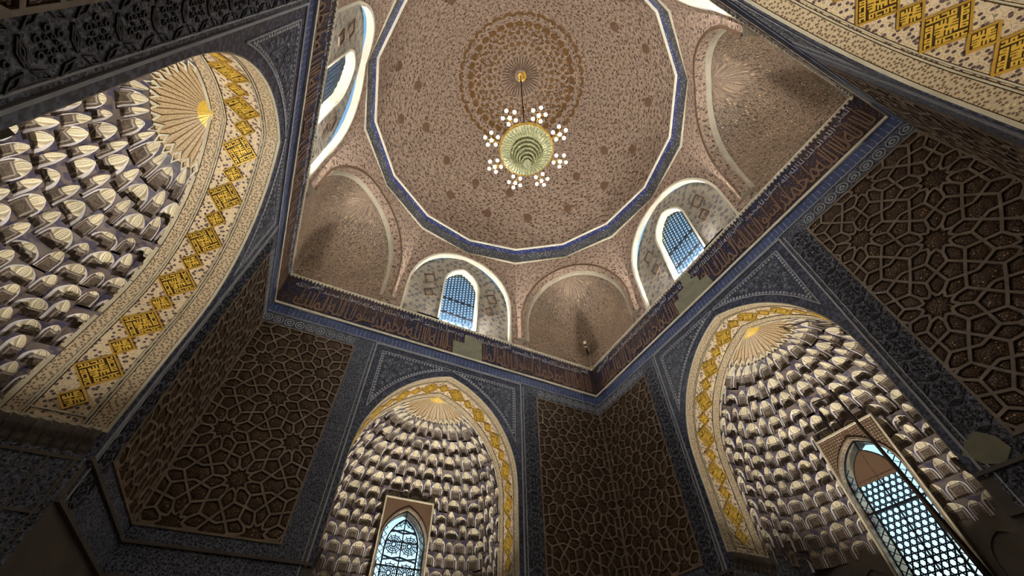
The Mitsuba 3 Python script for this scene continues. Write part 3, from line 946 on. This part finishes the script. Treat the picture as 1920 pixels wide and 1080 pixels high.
dust = {'north': 'drum wall with the pointed blue-lit window at bottom centre', 'northeast': 'corner squinch vault in the near bottom corner of the drum', 'east': 'drum wall with the lit window right of the dome',
        'southeast': 'brown squinch vault at upper right of the dome', 'south': 'drum wall out of sight above the frame', 'southwest': 'squinch vault in the drum corner above the frame', 'west': 'drum wall with the bright window left of the dome',
        'northwest': 'brown squinch vault at lower left of the dome'}
for k, nm in enumerate(DRUM):
    w = 'wall_drum_' + nm
    M = rot8(k)
    if k % 2 == 0:
        put(w, card, M)
        put(w + '__recess_wall', rec_wall, M)
        put(w + '__archivolt', white, M, label='white pointed arch moulding')
        put(w + '__window_reveal', win_rev, M)
        put(w + '__window_rim', rim_, M, label='pale window rim')
        if k != 4:
            for d in niches:
                put(w + '__star_panel', d, M)
        wn = f'window_{5 + k // 2}'
        put(wn, lat_d, M)
        put(wn + '__cross_bar', bar_d, M)
        put(wn + '__pane', pane_d, M)
        labels[wn] = {'label': 'small pointed drum window with fine dark lattice in the ' + nm + ' wall', 'category': 'window', 'kind': 'structure'}
    else:
        put(w, diag, M)
        put(w + '__arch_reveal', sq_rev, M)
        put(w + '__arch_rib', sq_rib, M, label='pale inner rib')
        put(w + '__arch_lip', sq_lip, M)
        put(w + '__squinch_vault', squinch, M)
        for j, d in enumerate(consoles):
            put(w + ('__pier_foot', '__wall_strip')[j % 2], d, M)
    labels[w] = {'label': dust[nm], 'category': 'wall', 'kind': 'structure'}

# ------------------------------------------------------------------ sixteen-sided ring and dome
ang16 = np.radians(np.arange(17) * 22.5 + 22.5)
m = MB()
prof = [(R_RING + .01, Z_RING - .02, 0.0), (R_RING - .05, Z_RING + .03, .06), (R_RING - .05, Z_RING + .07, .1), (R_RING + .01, Z_RING + .10, .14), (R_RIM + .03, Z_RIM, .8)]
th = np.linspace(0, 2 * np.pi, 129)
poly16 = lambda t: math.cos(math.pi / 16) / math.cos((t % (math.pi / 8)) - math.pi / 16)
ring = lambda r, z: np.stack([r * np.array([poly16(t) for t in th]) * np.cos(th), r * np.array([poly16(t) for t in th]) * np.sin(th), np.full(len(th), z)], -1)
body = MB().grid([ring(r, z) for r, z, _ in prof[3:]], [[[t * 5, q] for t in th] for _, _, q in prof[3:]])
put('trim_dome_ring', shape(body, 'm_ring'), label='blue sixteen-sided inscription band round the foot of the dome', category='frieze', kind='structure')
put('trim_dome_ring__lower_moulding', shape(MB().grid([ring(r, z) for r, z, _ in prof[:4]]), 'm_pale'))
put('trim_dome_ring__upper_moulding', shape(MB().grid([ring(r, z) for r, z in ((R_RIM + .03, Z_RIM - .03), (R_RIM - .04, Z_RIM - .02), (R_RIM - .04, Z_RIM + .03), (R_RIM + .02, Z_RIM + .05))]), 'm_white'))
HD = Z_APEX - Z_RIM
dome_r = lambda t: (R_RIM - .02) * np.maximum(1 - np.asarray(t) ** 1.75, 0) ** 0.62
tt = np.sin(np.linspace(0, np.pi / 2, 60))
rr, zz = dome_r(tt), Z_RIM + HD * tt
mer = np.concatenate([[0], np.cumsum(np.hypot(np.diff(rr), np.diff(zz)))])
th = np.linspace(-np.pi, np.pi, 129)
P = np.stack([np.stack([r * np.cos(th), r * np.sin(th), np.full(len(th), z)], -1) for r, z in zip(rr, zz)])
put('ceiling', shape(MB().grid(P, [[[t, q] for t in th] for q in mer]), 'm_dome', True), label='pink-brown dome with gilt arabesques and a ring of medallions', category='dome', kind='structure')
LTOT = mer[-1]


def dome_at(r_want, a):
    """frame on the dome's inner face: point, around, up and inward"""
    t = np.interp(-r_want, -rr, tt)
    e = 1e-3
    d = np.array([(dome_r(min(t + e, .9999)) - dome_r(t - e)), HD * 2 * e]); d /= np.linalg.norm(d)
    up = np.array([d[0] * math.cos(a), d[0] * math.sin(a), d[1]])
    ar = np.array([-math.sin(a), math.cos(a), 0])
    inw = np.cross(ar, up)
    p = np.array([r_want * math.cos(a), r_want * math.sin(a), Z_RIM + HD * t])
    if inw @ (np.array([0, 0, 17.0]) - p) < 0:
        inw = -inw
    M = np.eye(4); M[:3, 0], M[:3, 1], M[:3, 2], M[:3, 3] = ar, up, inw, p
    if np.linalg.det(M[:3, :3]) < 0:
        M[:3, 0] *= -1
    return T(M)


def disc(prof, n=12, sx=1.0, sy=1.0):
    t = np.linspace(0, 2 * np.pi, n + 1)
    return MB().grid([np.stack([r * np.cos(t) * sx, r * np.sin(t) * sy, np.full(n + 1, h)], -1) for r, h in prof])


med = shape(disc([(.165, 0), (.15, .03), (.13, .03), (.10, .012), (.06, .015), (.035, .05), (0, .055)], 14), 'm_boss')
fanm = MB()
for k in range(5):
    a = math.radians(90 + (k - 2) * 34)
    fanm.add(*[q for q in (lambda d: (d.mesh()[0] * 1 + np.array([.15 * math.cos(a), .13 * math.sin(a) - .02, 0]), d.mesh()[1]))(disc([(.075, 0), (.06, .03), (0, .035)], 7))])
palm = shape(fanm, 'm_boss')
boss_s = shape(disc([(.07, 0), (.06, .02), (0, .028)], 7), 'm_boss')
boss_l = shape(disc([(.105, 0), (.09, .025), (.05, .02), (0, .04)], 8), 'm_boss')
ray = shape(MB().box(-.019, .019, -.3, .3, 0, .022), 'm_brown')
for k in range(36):
    a = 2 * math.pi * k / 36 + .03
    put('ceiling__medallion', med, dome_at(2.22, a))
    put('ceiling__palmette', palm, dome_at(2.58, a) @ T().rotate([0, 0, 1], 180))
    put('ceiling__ray', ray, dome_at(0.56, a))
for r, n, off, d in ((1.0, 24, 0, boss_s), (1.2, 24, .5, boss_s), (1.42, 30, 0, boss_l), (1.66, 36, .5, boss_s), (1.88, 36, 0, boss_l), (2.03, 36, .5, boss_s)):
    for k in range(n):
        put('ceiling__boss', d, dome_at(r, 2 * math.pi * (k + off) / n))
rnd = shape(disc([(.22, 0), (.20, .02), (.12, .02), (.10, .03), (0, .03)], 10, .8, 1.15), 'm_roundel')
rng = np.random.default_rng(3)
for r, off in ((4.10, 0.2), (4.62, .7)):
    for k in range(16):
        if rng.random() < .72:
            put('ceiling__roundel', rnd, dome_at(r, 2 * math.pi * (k + off) / 16))
put('ceiling__crown_boss', shape(disc([(.27, -.02), (.25, .03), (.16, .02), (.13, .05), (.05, .04), (0, .06)], 24), 'm_gold'), dome_at(0.02, 0.0), label='gilded boss at the crown')

# ------------------------------------------------------------------ muqarnas half vaults
TZ0, TZ1, NT = 4.3, 8.46, 12
TH = (TZ1 - TZ0) / NT
FAN_A = 1.0


def plan(z, n=241):
    """half outline of the vault in plan at this height: (x, y) from the right side round the back to the left"""
    z = min(z, TZ1 + .3)
    a = max(float(arch_u(z, B_HW, B_SPRING, B_R)), FAN_A * .9)
    t = np.clip((z - 6.5) / (TZ1 - 6.5), 0, 1)
    b = 1.50 - .78 * t ** 1.25
    e = 7 - 4.7 * np.clip((z - 4.8) / (TZ1 - 4.8), 0, 1) ** .6
    f = np.linspace(0, np.pi, n)
    c, s = np.cos(f), np.sin(f)
    r = (np.abs(c) ** e + np.abs(s) ** e) ** (-1 / e)
    return np.stack([a * r * c, SOFF - .06 + b * r * s], 1)


def along(p, q):
    d = np.concatenate([[0], np.cumsum(np.linalg.norm(np.diff(p, axis=0), axis=1))])
    q = np.asarray(q) * d[-1]
    x = np.stack([np.interp(q, d, p[:, 0]), np.interp(q, d, p[:, 1])], -1)
    h = d[-1] * 0.004
    t = np.stack([np.interp(q + h, d, p[:, 0]) - np.interp(q - h, d, p[:, 0]), np.interp(q + h, d, p[:, 1]) - np.interp(q - h, d, p[:, 1])], -1)
    t /= np.linalg.norm(t, axis=-1, keepdims=True) + 1e-12
    return x, np.stack([t[..., 1], -t[..., 0]], -1), d[-1]      # outward normal


def cell(k, q0, q1, depth, jut, tip, kind, shift=0.0, lift=0.0):
    """one niche of tier k between two positions along the tier: a hollow with a pointed, forward-leaning hood"""
    z0, z1 = TZ0 + k * TH + lift, TZ0 + (k + 1) * TH + lift
    pb, pt = plan(z0), plan(z1)
    m = MB()

    def at(s, t, d):
        q = q0 + (q1 - q0) * (s + 1) / 2
        b, nb, _ = along(pb, q); u, nu, _ = along(pt, q)
        w = (t ** 1.7)[..., None]
        xy = b * (1 - w) + (u - nu * jut) * w + nb * (d + shift)[..., None]
        return np.concatenate([xy, (z0 + (z1 - z0) * t)[..., None]], -1)
    t = np.concatenate([np.linspace(0, .55, 3), .55 + .45 * np.sin(np.linspace(0, 1, 7)[1:] * np.pi / 2)]) * tip
    w = np.where(t < .55 * tip, .93, .93 * np.cos(np.clip((t / tip - .55) / .45, 0, 1) * np.pi / 2) ** .6)
    c = np.linspace(-1, 1, 9)
    S, Tt = w[:, None] * c[None, :], np.broadcast_to(t[:, None], (len(t), 9))
    if kind == 'facet':
        hol = depth * (w[:, None] / .93) * (1 - np.abs(c)[None, :])
    elif kind == 'panel':
        hol = np.where((np.abs(c)[None, :] > .7) | (t[:, None] > .9 * tip) | (t[:, None] < .05), -.012, .02) * (w[:, None] > .02)
    else:
        hol = depth * (w[:, None] / .93) ** .8 * (1 - c[None, :] ** 2) ** .6
    m.grid(at(S, Tt, hol), np.stack([np.broadcast_to(c[None, :], S.shape), Tt], -1), flip=True)
    for sg in (-1, 1):
        s2 = np.stack([sg * w, np.full(len(t), sg * 1.0)], 1)
        if sg < 0:
            s2 = s2[:, ::-1]
        t2 = np.stack([t, t], 1)
        m.grid(at(s2, t2, np.full(s2.shape, -.006)), np.full(s2.shape + (2,), 3.0), flip=True)
        t3 = np.linspace(0, 1, 7)
        s3, t3 = np.full((7, 2), float(sg)), np.stack([t3, t3], 1)
        m.grid(at(s3, t3, np.broadcast_to([-.006, .2], (7, 2))), np.full((7, 2, 2), 3.0), flip=sg > 0)
    if tip < .999:
        s2 = np.array([[-1, 0, 1.0], [-1, 0, 1.0]]); t2 = np.array([[tip] * 3, [1.0] * 3])
        m.grid(at(s2, t2, np.full((2, 3), -.006)), np.full((2, 3, 2), 3.0), flip=True)
    return m


VAULT = {'north': ('muqarnas half vault over the bottom centre window, its cells lit from below', 0), 'east': ('muqarnas half vault behind the leaning dark pole', 1),
         'south': ('muqarnas half vault mostly hidden behind the gold-diamond arch at upper right', 2), 'west': ('largest, nearest muqarnas half vault in the left arch', 3)}
vk = []
for s in SIDES:
    k = key('muqarnas_vault'); vk.append(k)
    labels[k] = {'label': VAULT[s][0], 'category': 'muqarnas vault'}


def vault(name, d, **more):
    for k in range(4):
        put(vk[k] + '__' + name, d, rot(k), **more)


rng = np.random.default_rng(11)
n_cells = 0
for k in range(NT):
    z = TZ0 + k * TH
    p = plan(z)
    _, _, L = along(p, np.array([0.5]))
    size = .31 - .03 * (k / NT)
    n = max(9, int(round(L / size)))
    if k == NT - 1:
        n = 15
    n += (n + k) % 2
    edges = np.linspace(0, 1, n + 1)
    if k % 2:
        edges = np.concatenate([[0], (edges[1:] + edges[:-1]) / 2, [1]])
    # pairs of narrow and wide niches
    jig = np.zeros(len(edges)); jig[1:-1] = .13 / n * np.where(np.arange(1, len(edges) - 1) % 2, 1, -1)
    edges = np.clip(edges + jig, 0, 1)
    for q0, q1 in zip(edges[:-1], edges[1:]):
        mid, _, _ = along(p, np.array([(q0 + q1) / 2]))
        mx, my = mid[0]
        if z + TH * .5 < 6.47 and abs(mx) < .60 and my > SOFF + 1.2:
            continue
        flat_zone = z < 5.6 and my > SOFF + 1.1
        r = rng.random()
        jut = (.015 if flat_zone else (.02 + .05 * r)) if k < NT - 1 else .05
        depth = (.035 if flat_zone else (.085 + .05 * rng.random())) if k < NT - 1 else .085
        shift = 0.0 if flat_zone or k == NT - 1 else (.0 if n_cells % 2 else .035) + .03 * (rng.random() - .5)
        kind = 'round' if flat_zone else ('facet', 'panel', 'round')[int(np.searchsorted([.15, .32], rng.random()))]
        lift = 0.0 if flat_zone or k == NT - 1 else (0.0 if n_cells % 2 else -.13 * TH)
        tip = 1.0 if rng.random() < .7 else .82
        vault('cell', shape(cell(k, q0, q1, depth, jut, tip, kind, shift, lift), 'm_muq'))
        n_cells += 1
# the masonry behind the cells
P = []
for z in np.linspace(TZ0 - .06, TZ1 + .05, 29):
    q, nrm, _ = along(plan(z, 481), np.linspace(0, 1, 97))
    q = q + nrm * .24
    P.append(np.concatenate([q, np.full((97, 1), z)], 1))
P = np.array(P)
m = MB()
for i in range(28):
    for j in range(96):
        c = P[i:i + 2, j:j + 2].reshape(-1, 3).mean(0)
        if c[2] < 6.4 and abs(c[0]) < .60 and c[1] > SOFF + 1:
            continue
        m.add([P[i, j], P[i, j + 1], P[i + 1, j + 1], P[i + 1, j]], [[0, 1, 2], [0, 2, 3]])
vault('backing', shape(m, 'm_plain'))
# sunburst
P, UV, NP = [], [], 67
rho = np.linspace(0.0, 1, 16)
for r in rho:
    f = np.linspace(0, np.pi, NP)
    rib = 0.016 * r * np.abs(np.sin(11 * f))
    zc = arch_z(r * FAN_A, B_HW, B_SPRING, B_R)
    P.append(np.stack([r * FAN_A * np.cos(f), SOFF - .07 + r * .76 * np.sin(f), zc + rib], 1))
    UV.append(np.stack([f, np.full(NP, r)], 1))
vault('sunburst', shape(MB().grid(P, UV), 'm_fan'), label='fan of ribs under the tip of the arch')
P2 = [np.concatenate([p[:, :2], p[:, 2:] - .012], 1) for p in P[:5]]
vault('gilt_tip', shape(MB().grid(P2, UV[:5]), 'm_leaf'), label='gilded tip of the sunburst')
zr = float(arch_z(FAN_A, B_HW, B_SPRING, B_R))
for i in range(15):
    f = math.pi * (i + .5) / 15
    df = math.pi / 15 * .42
    m = MB()
    for s0, s1 in ((1.0, .62), ):
        pts = []
        for fr_, ff in ((.78, 0), (.90, df * 1.0), (1.03, 0), (.90, -df * 1.0)):
            zq = float(arch_z(fr_ * FAN_A, B_HW, B_SPRING, B_R)) - .035
            pts.append([fr_ * FAN_A * math.cos(f + ff), SOFF - .07 + fr_ * .76 * math.sin(f + ff), zq])
        pts = np.array(pts); c = pts.mean(0); inn = c + (pts - c) * .55
        top = np.array([0, 0, -.02])
        for a in range(4):
            b = (a + 1) % 4
            m.add([pts[a], pts[b], inn[b] + top, inn[a] + top], [[0, 1, 2], [0, 2, 3]])
    vault('kite', shape(m, 'm_white'))

# ------------------------------------------------------------------ windows in the back of the bays
fp = plane_y(BACK - .14)
m = MB().poly(sbox(-.67, 2.5, .67, 6.47).difference(hole), -.05, 0, fp)
four('wall_@__window_surround', shape(m, 'm_brown'), only=(0, 1, 3))
m = MB().poly(LineString([(-.66, 2.5), (-.66, 6.45), (.66, 6.45), (.66, 2.5)]).buffer(.018, cap_style=2, join_style=2), 0, .04, fp)
four('wall_@__window_frame_fillet', shape(m, 'm_pale'), only=(0, 1, 3))
m = MB().poly(LineString(arch(W_HW + .02, W_SPRING, W_R + .02, 14, W_Z0)).buffer(.016, cap_style=2), 0, .04, fp)
m.grid([[fp(u, z, .05), fp(u, z, -.52)] for u, z in arch(W_HW, W_SPRING, W_R, 14, W_Z0)])
four('wall_@__window_arch_moulding', shape(m, 'm_strap'), only=(0, 1, 3))
m = MB().poly(sbox(-.67, 2.5, .67, 6.47).difference(hole), -.44, -.40, fp)
four('wall_@__window_backing', shape(m, 'm_plain'), only=(0, 1, 3))
gp = plane_y(BACK - .03)
inner_w = arch_poly(W_HW - .17, W_SPRING - .05, W_R - .15, W_Z0)
bars = LineString(arch(W_HW - .17, W_SPRING - .05, W_R - .15, 14, W_Z0)).buffer(.016)
ring_ = hole.difference(inner_w)
zz = []
for i in range(26):           # crosses in the outer strip
    z = W_Z0 + i * .16
    for s in (-1, 1):
        zz += [LineString([(s * .43, z), (s * .62, z + .16)]), LineString([(s * .62, z), (s * .43, z + .16)])]
zz = unary_union(zz).buffer(.006, resolution=1).intersection(ring_)
frame_m = MB().poly(unary_union([bars, hole.exterior.buffer(.02).intersection(hole), LineString([(-.6, 4.9), (.6, 4.9)]).buffer(.014), LineString([(0, 2.7), (0, 6.2)]).buffer(.011), LineString([(-.6, 3.6), (.6, 3.6)]).buffer(.014), LineString([(-.42, 5.45), (.42, 5.45)]).buffer(.01)]).intersection(hole), -.02, .02, gp)
strip_m = MB().poly(zz, -.01, .01, gp)


def screen(kind):
    ln = []
    if kind == 'rings':       # pierced screen in concentric rings
        for cz in np.arange(2.9, 6.2, .62):
            for sx in (-.205, .205):
                for r in (.06, .105, .15, .195):
                    ln.append(Point(sx, cz).buffer(r, 6).exterior)
                for a in range(12):
                    ln.append(LineString([(sx + .04 * math.cos(a * .5236), cz + .04 * math.sin(a * .5236)), (sx + .24 * math.cos(a * .5236), cz + .24 * math.sin(a * .5236))]))
                for q in (-.26, .26):
                    ln += [LineString([(sx - .2, cz + q), (sx + .2, cz + q * 1.3)]), LineString([(sx - .2, cz + q * 1.3), (sx + .2, cz + q)])]
        w = .0085
    else:                     # pierced screen of six-pointed stars
        d = .105
        for k in range(-60, 61):
            for a in (0, 60, 120):
                c, s = math.cos(math.radians(a)), math.sin(math.radians(a))
                o = np.array([-s, c]) * (k + .5) * d
                ln.append(LineString([o + np.array([0, 4.5]) - 4 * np.array([c, s]), o + np.array([0, 4.5]) + 4 * np.array([c, s])]))
        w = .011
    return unary_union([g.intersection(inner_w) for g in ln]).buffer(w, resolution=1).intersection(inner_w)


sc = {k: shape(MB().poly(screen(k), -.008, .008, gp), 'm_lattice') for k in ('rings', 'stars')}
fr_d, st_d = shape(frame_m, 'm_black'), shape(strip_m, 'm_lattice')
tri = trimesh.creation.extrude_polygon(hole, .01, engine='earcut')
vv = np.asarray(tri.vertices); keepf = (vv[tri.faces][:, :, 2] > .005).all(1)
gl_d = shape(MB().add(np.stack([vv[:, 0], np.full(len(vv), BACK - .01), vv[:, 1]], -1), tri.faces[keepf]), 'm_glass')
tym = inner_w.intersection(sbox(-.45, 5.38, .45, 6.4))
for k in (0, 1, 3):
    w = f'window_{k + 1}'
    put(w, fr_d, rot(k), label='tall pointed window with a pierced screen at the back of the ' + SIDES[k] + ' arch', category='window', kind='structure')
    put(w + '__border_lattice', st_d, rot(k))
    put(w + '__pierced_screen', sc['stars' if k == 1 else 'rings'], rot(k))
    put(w + '__pane', gl_d, rot(k))
put('window_2__tympanum', shape(MB().poly(tym, .0, .02, gp), 'm_brown'), rot(1), label='solid brown panel filling the top of the window')
put('wall_south__window_blocking', shape(MB().poly(sbox(-.75, 0, .75, 6.5), 0, .05, back), 'm_plain'), rot(2))
# lattice relief of dots in the window spandrels of the east bay
m = MB()
for s in (-1, 1):
    for x in np.arange(.1, .68, .06):
        for z in np.arange(5.5, 6.42, .06):
            if not hole.buffer(.07).contains(Point(s * x, z)):
                m.boss(np.array([(s * x + .02 * math.cos(a), z + .02 * math.sin(a)) for a in np.linspace(0, 2 * math.pi, 7)[:-1]]), .012, .014, fp)
put('wall_east__spandrel_studs', shape(m, 'm_strap'), rot(1), kind='stuff')

# ------------------------------------------------------------------ lamps
# floodlights on the floor of each bay, tilted up into the vault
body_f = MB().box(-.14, .14, -.05, .05, -.1, .1)
body_f.tube([[-.17, 0, 0], [.17, 0, 0]], .012)
body_f.box(-.18, -.165, -.015, .015, -.22, .02); body_f.box(.165, .18, -.015, .015, -.22, .02); body_f.box(-.18, .18, -.05, .05, -.235, -.22)
fl = shape(body_f, 'm_black')
st = MB().tube([[0, 0, -.24], [0, 0, -1.97]], .02, 8)
for a in range(3):
    c, s = math.cos(a * 2.094), math.sin(a * 2.094)
    st.tube([[0, 0, -1.6], [.28 * c, .28 * s, -1.985]], .014, 6)
stand = shape(st, 'm_black')
mat('m_lens', (0.8, 0.8, 0.75), 0.2)
lens = shape(MB().box(-.12, .12, -.035, .035, .1, .108), 'm_lens')
for k in range(4):
    M = rot(k) @ T().translate([0, A + .4, 2.0])
    f = put('floodlight', fl, M)
    labels[f] = {'label': f'black floodlight low in the middle of the {SIDES[k]} bay', 'category': 'floodlight', 'group': 'floodlights in the bays'}
    put(f + '__lens', lens, M)
    put(f + '__stand', stand, M)
    scene[f'{f}__beam'] = {'type': 'spot', 'cutoff_angle': 41.0, 'beam_width': 9.0, 'intensity': {'type': 'rgb', 'value': [FLOOD * c for c in WARM]}, 'sampling_weight': 3.0,
                           'to_world': rot(k) @ T().look_at(origin=[0, A + .4, 2.18], target=[0, SOFF + .1, 8.0], up=[0, 1, 0])}
# small floodlights on the ledge in front of each drum window
house = MB().box(-.07, .07, -.05, .05, 0, .05)
house_d = shape(house, 'm_black')
for k in range(4):
    for i in range(5):
        M = rot(k) @ T().translate([-.42 + i * .24, A + .05, Z_UP + .005])
        f = put('led_lamp', house_d, M)
        labels[f] = {'label': f'white led lamp on the ledge under the {SIDES[k]} drum window, ' + ['first', 'second', 'third', 'fourth', 'fifth'][i] + ' from its left', 'category': 'lamp', 'group': 'led lamps on the frieze ledge'}
        g = MB().box(-.055, .055, -.035, .035, .05, .085)
        scene[f + '__lens'] = {**shape(g, 'm_lens'), 'to_world': M, 'emitter': {'type': 'area', 'radiance': {'type': 'rgb', 'value': [LEDGE * c for c in COOL]}, 'sampling_weight': .35}}
for k, x in ((0, -1.0), (1, 1.0), (3, 1.0)):
    g = MB().box(-.36, .36, -.05, .03, 0, .09)
    for q in (-.25, .25):
        g.box(q - .015, q + .015, -.09, -.05, .02, .05)
    f = put('ledge_trough', shape(g, 'm_black'), rot(k) @ T().translate([x, A + .04, Z_UP + .005]))
    labels[f] = {'label': f'black metal cable trough on the ledge beside the {SIDES[k]} drum window', 'category': 'trough'}

# ------------------------------------------------------------------ chandelier
C = 'chandelier'
labels[C] = {'label': 'large round crystal chandelier with eight clusters of white globes hanging from the dome', 'category': 'chandelier'}
m = MB().tube([[0, 0, 14.3], [0, 0, 22.5]], .022, 8)
for z in (16, 18, 20, 21.6):
    m.tube([[0, 0, z - .06], [0, 0, z + .06]], .035, 8)
put(C + '__rod', shape(m, 'm_wood'))


def lathe(prof, n=48, waves=0, amp=0.0):
    t = np.linspace(0, 2 * np.pi, n + 1)
    return MB().grid([np.stack([r * (1 + amp * np.cos(waves * t)) * np.cos(t), r * (1 + amp * np.cos(waves * t)) * np.sin(t), np.full(n + 1, z)], -1) for r, z in prof])


put(C + '__bowl', shape(lathe([(.02, 14.35), (.5, 14.25), (.78, 13.98), (.80, 13.9), (.77, 13.84), (.62, 13.80), (.48, 13.78)], 96, 48, .012), 'm_crystal'))
for r, z, w in ((.50, 13.74, .05), (.43, 13.60, .045), (.36, 13.46, .04), (.29, 13.32, .04), (.22, 13.18, .035), (.15, 13.05, .03)):
    put(C + '__crystal_ring', shape(lathe([(r + .01, z + .07), (r + w * .5, z + .02), (r + w * .3, z - .04), (r - w * .3, z - .03), (r - w * .8, z + .04), (r - w * 1.2, z + .1)], 64, 32, .02), 'm_crystal'))
put(C + '__finial', shape(lathe([(.10, 13.03), (.12, 12.96), (.07, 12.88), (.085, 12.82), (.03, 12.76), (0, 12.72)], 24), 'm_crystal'))
put(C + '__rim', shape(lathe([(.77, 13.86), (.82, 13.87), (.83, 13.93), (.79, 13.95)], 64), 'm_gold'))
m = MB()
for k in range(64):
    a = 2 * math.pi * k / 64
    r0, z0 = (.66, 13.73) if k % 2 else (.74, 13.76)
    m.sphere([r0 * math.cos(a), r0 * math.sin(a), z0], .022, (1, 1, 1.7), 0)
put(C + '__pendants', shape(m, 'm_crystal'), kind='stuff')
sph = trimesh.creation.icosphere(subdivisions=2, radius=.058)
for k in range(8):
    a = math.radians(-8 + 45 * k)
    c = np.array([1.10 * math.cos(a), 1.10 * math.sin(a), 13.82])
    m = MB()
    t = np.linspace(0, 1, 9)
    rad = .72 + (1.10 - .72) * t
    m.tube(np.stack([rad * math.cos(a), rad * math.sin(a), 13.92 - .12 * np.sin(t * np.pi)], -1), .016, 6)
    pts = [c + np.array([.2 * math.cos(b), .2 * math.sin(b), .10]) for b in a + np.arange(5) * 2 * math.pi / 5] + [c + np.array([0, 0, .02])]
    for p in pts[:5]:
        m.tube([c + [0, 0, .08], (c + p) / 2 + [0, 0, -.05], p - [0, 0, .05]], .009, 5)
    arm = put(C + '__arm', shape(m, 'm_gold'))
    for p in pts:
        b = key(arm + '__globe')
        scene[b] = {**mikit.ply((np.asarray(sph.vertices) + p, sph.faces), 'm_lens', True), 'emitter': {'type': 'area', 'radiance': {'type': 'rgb', 'value': [BULB * q for q in HALL]}, 'sampling_weight': .12}}

# ------------------------------------------------------------------ the leaning banner pole in the east bay
top, foot = np.array([6.2, -.80, 6.56]), np.array([6.2, -1.42, 0.0])
t = np.linspace(0, 1, 12)
m = MB().tube(foot + (top - foot) * t[:, None], .075 - .052 * t, 10)
P_ = put('banner_pole', shape(m, 'm_wood'), label='tall dark wooden pole with a crossbar, leaning before the right-hand window', category='pole')
put(P_ + '__crossbar', shape(MB().tube([[6.2, -.83, 6.44], [6.19, -.60, 6.48], [6.18, -.36, 6.52]], .013, 6), 'm_wood'))
g = np.linspace(0, 1, 10)
m = MB().tube(np.stack([np.full(10, 6.18), -.40 + .03 * np.sin(g * 3), 6.50 - .2 * g], -1), .004, 4)
m.tube(np.stack([6.18 + .01 * np.sin(g * 5), -.40 + .02 * g, 6.32 - .42 * g], -1), .012 + .035 * np.sin(np.pi * g) ** 1.0 * (1 - .5 * g), 7)
put(P_ + '__tassel', shape(m, 'm_black'), label='dark horsehair tuft')

# a small white fitting on the squinch in the near corner
d = np.array([1, 1, 0]) / math.sqrt(2)
q = d * 6.62 + [0, 0, 11.62]
m = MB().box(-.05, .05, -.05, .05, -.03, .10)
fit_ = put('wall_fitting', shape(m, 'm_bright'), T().translate(q.tolist()).rotate([0, 0, 1], 45), label='small white fitting fixed low on the corner squinch vault', category='fitting')
put(fit_ + '__bracket', shape(MB().box(-.02, .02, -.02, .5, -.10, -.02), 'm_black'), T().translate(q.tolist()).rotate([0, 0, 1], -45), label='dark bracket')
put(fit_ + '__lens', shape(MB().sphere([0, 0, -.14], .045), 'm_white'), T().translate(q.tolist()))
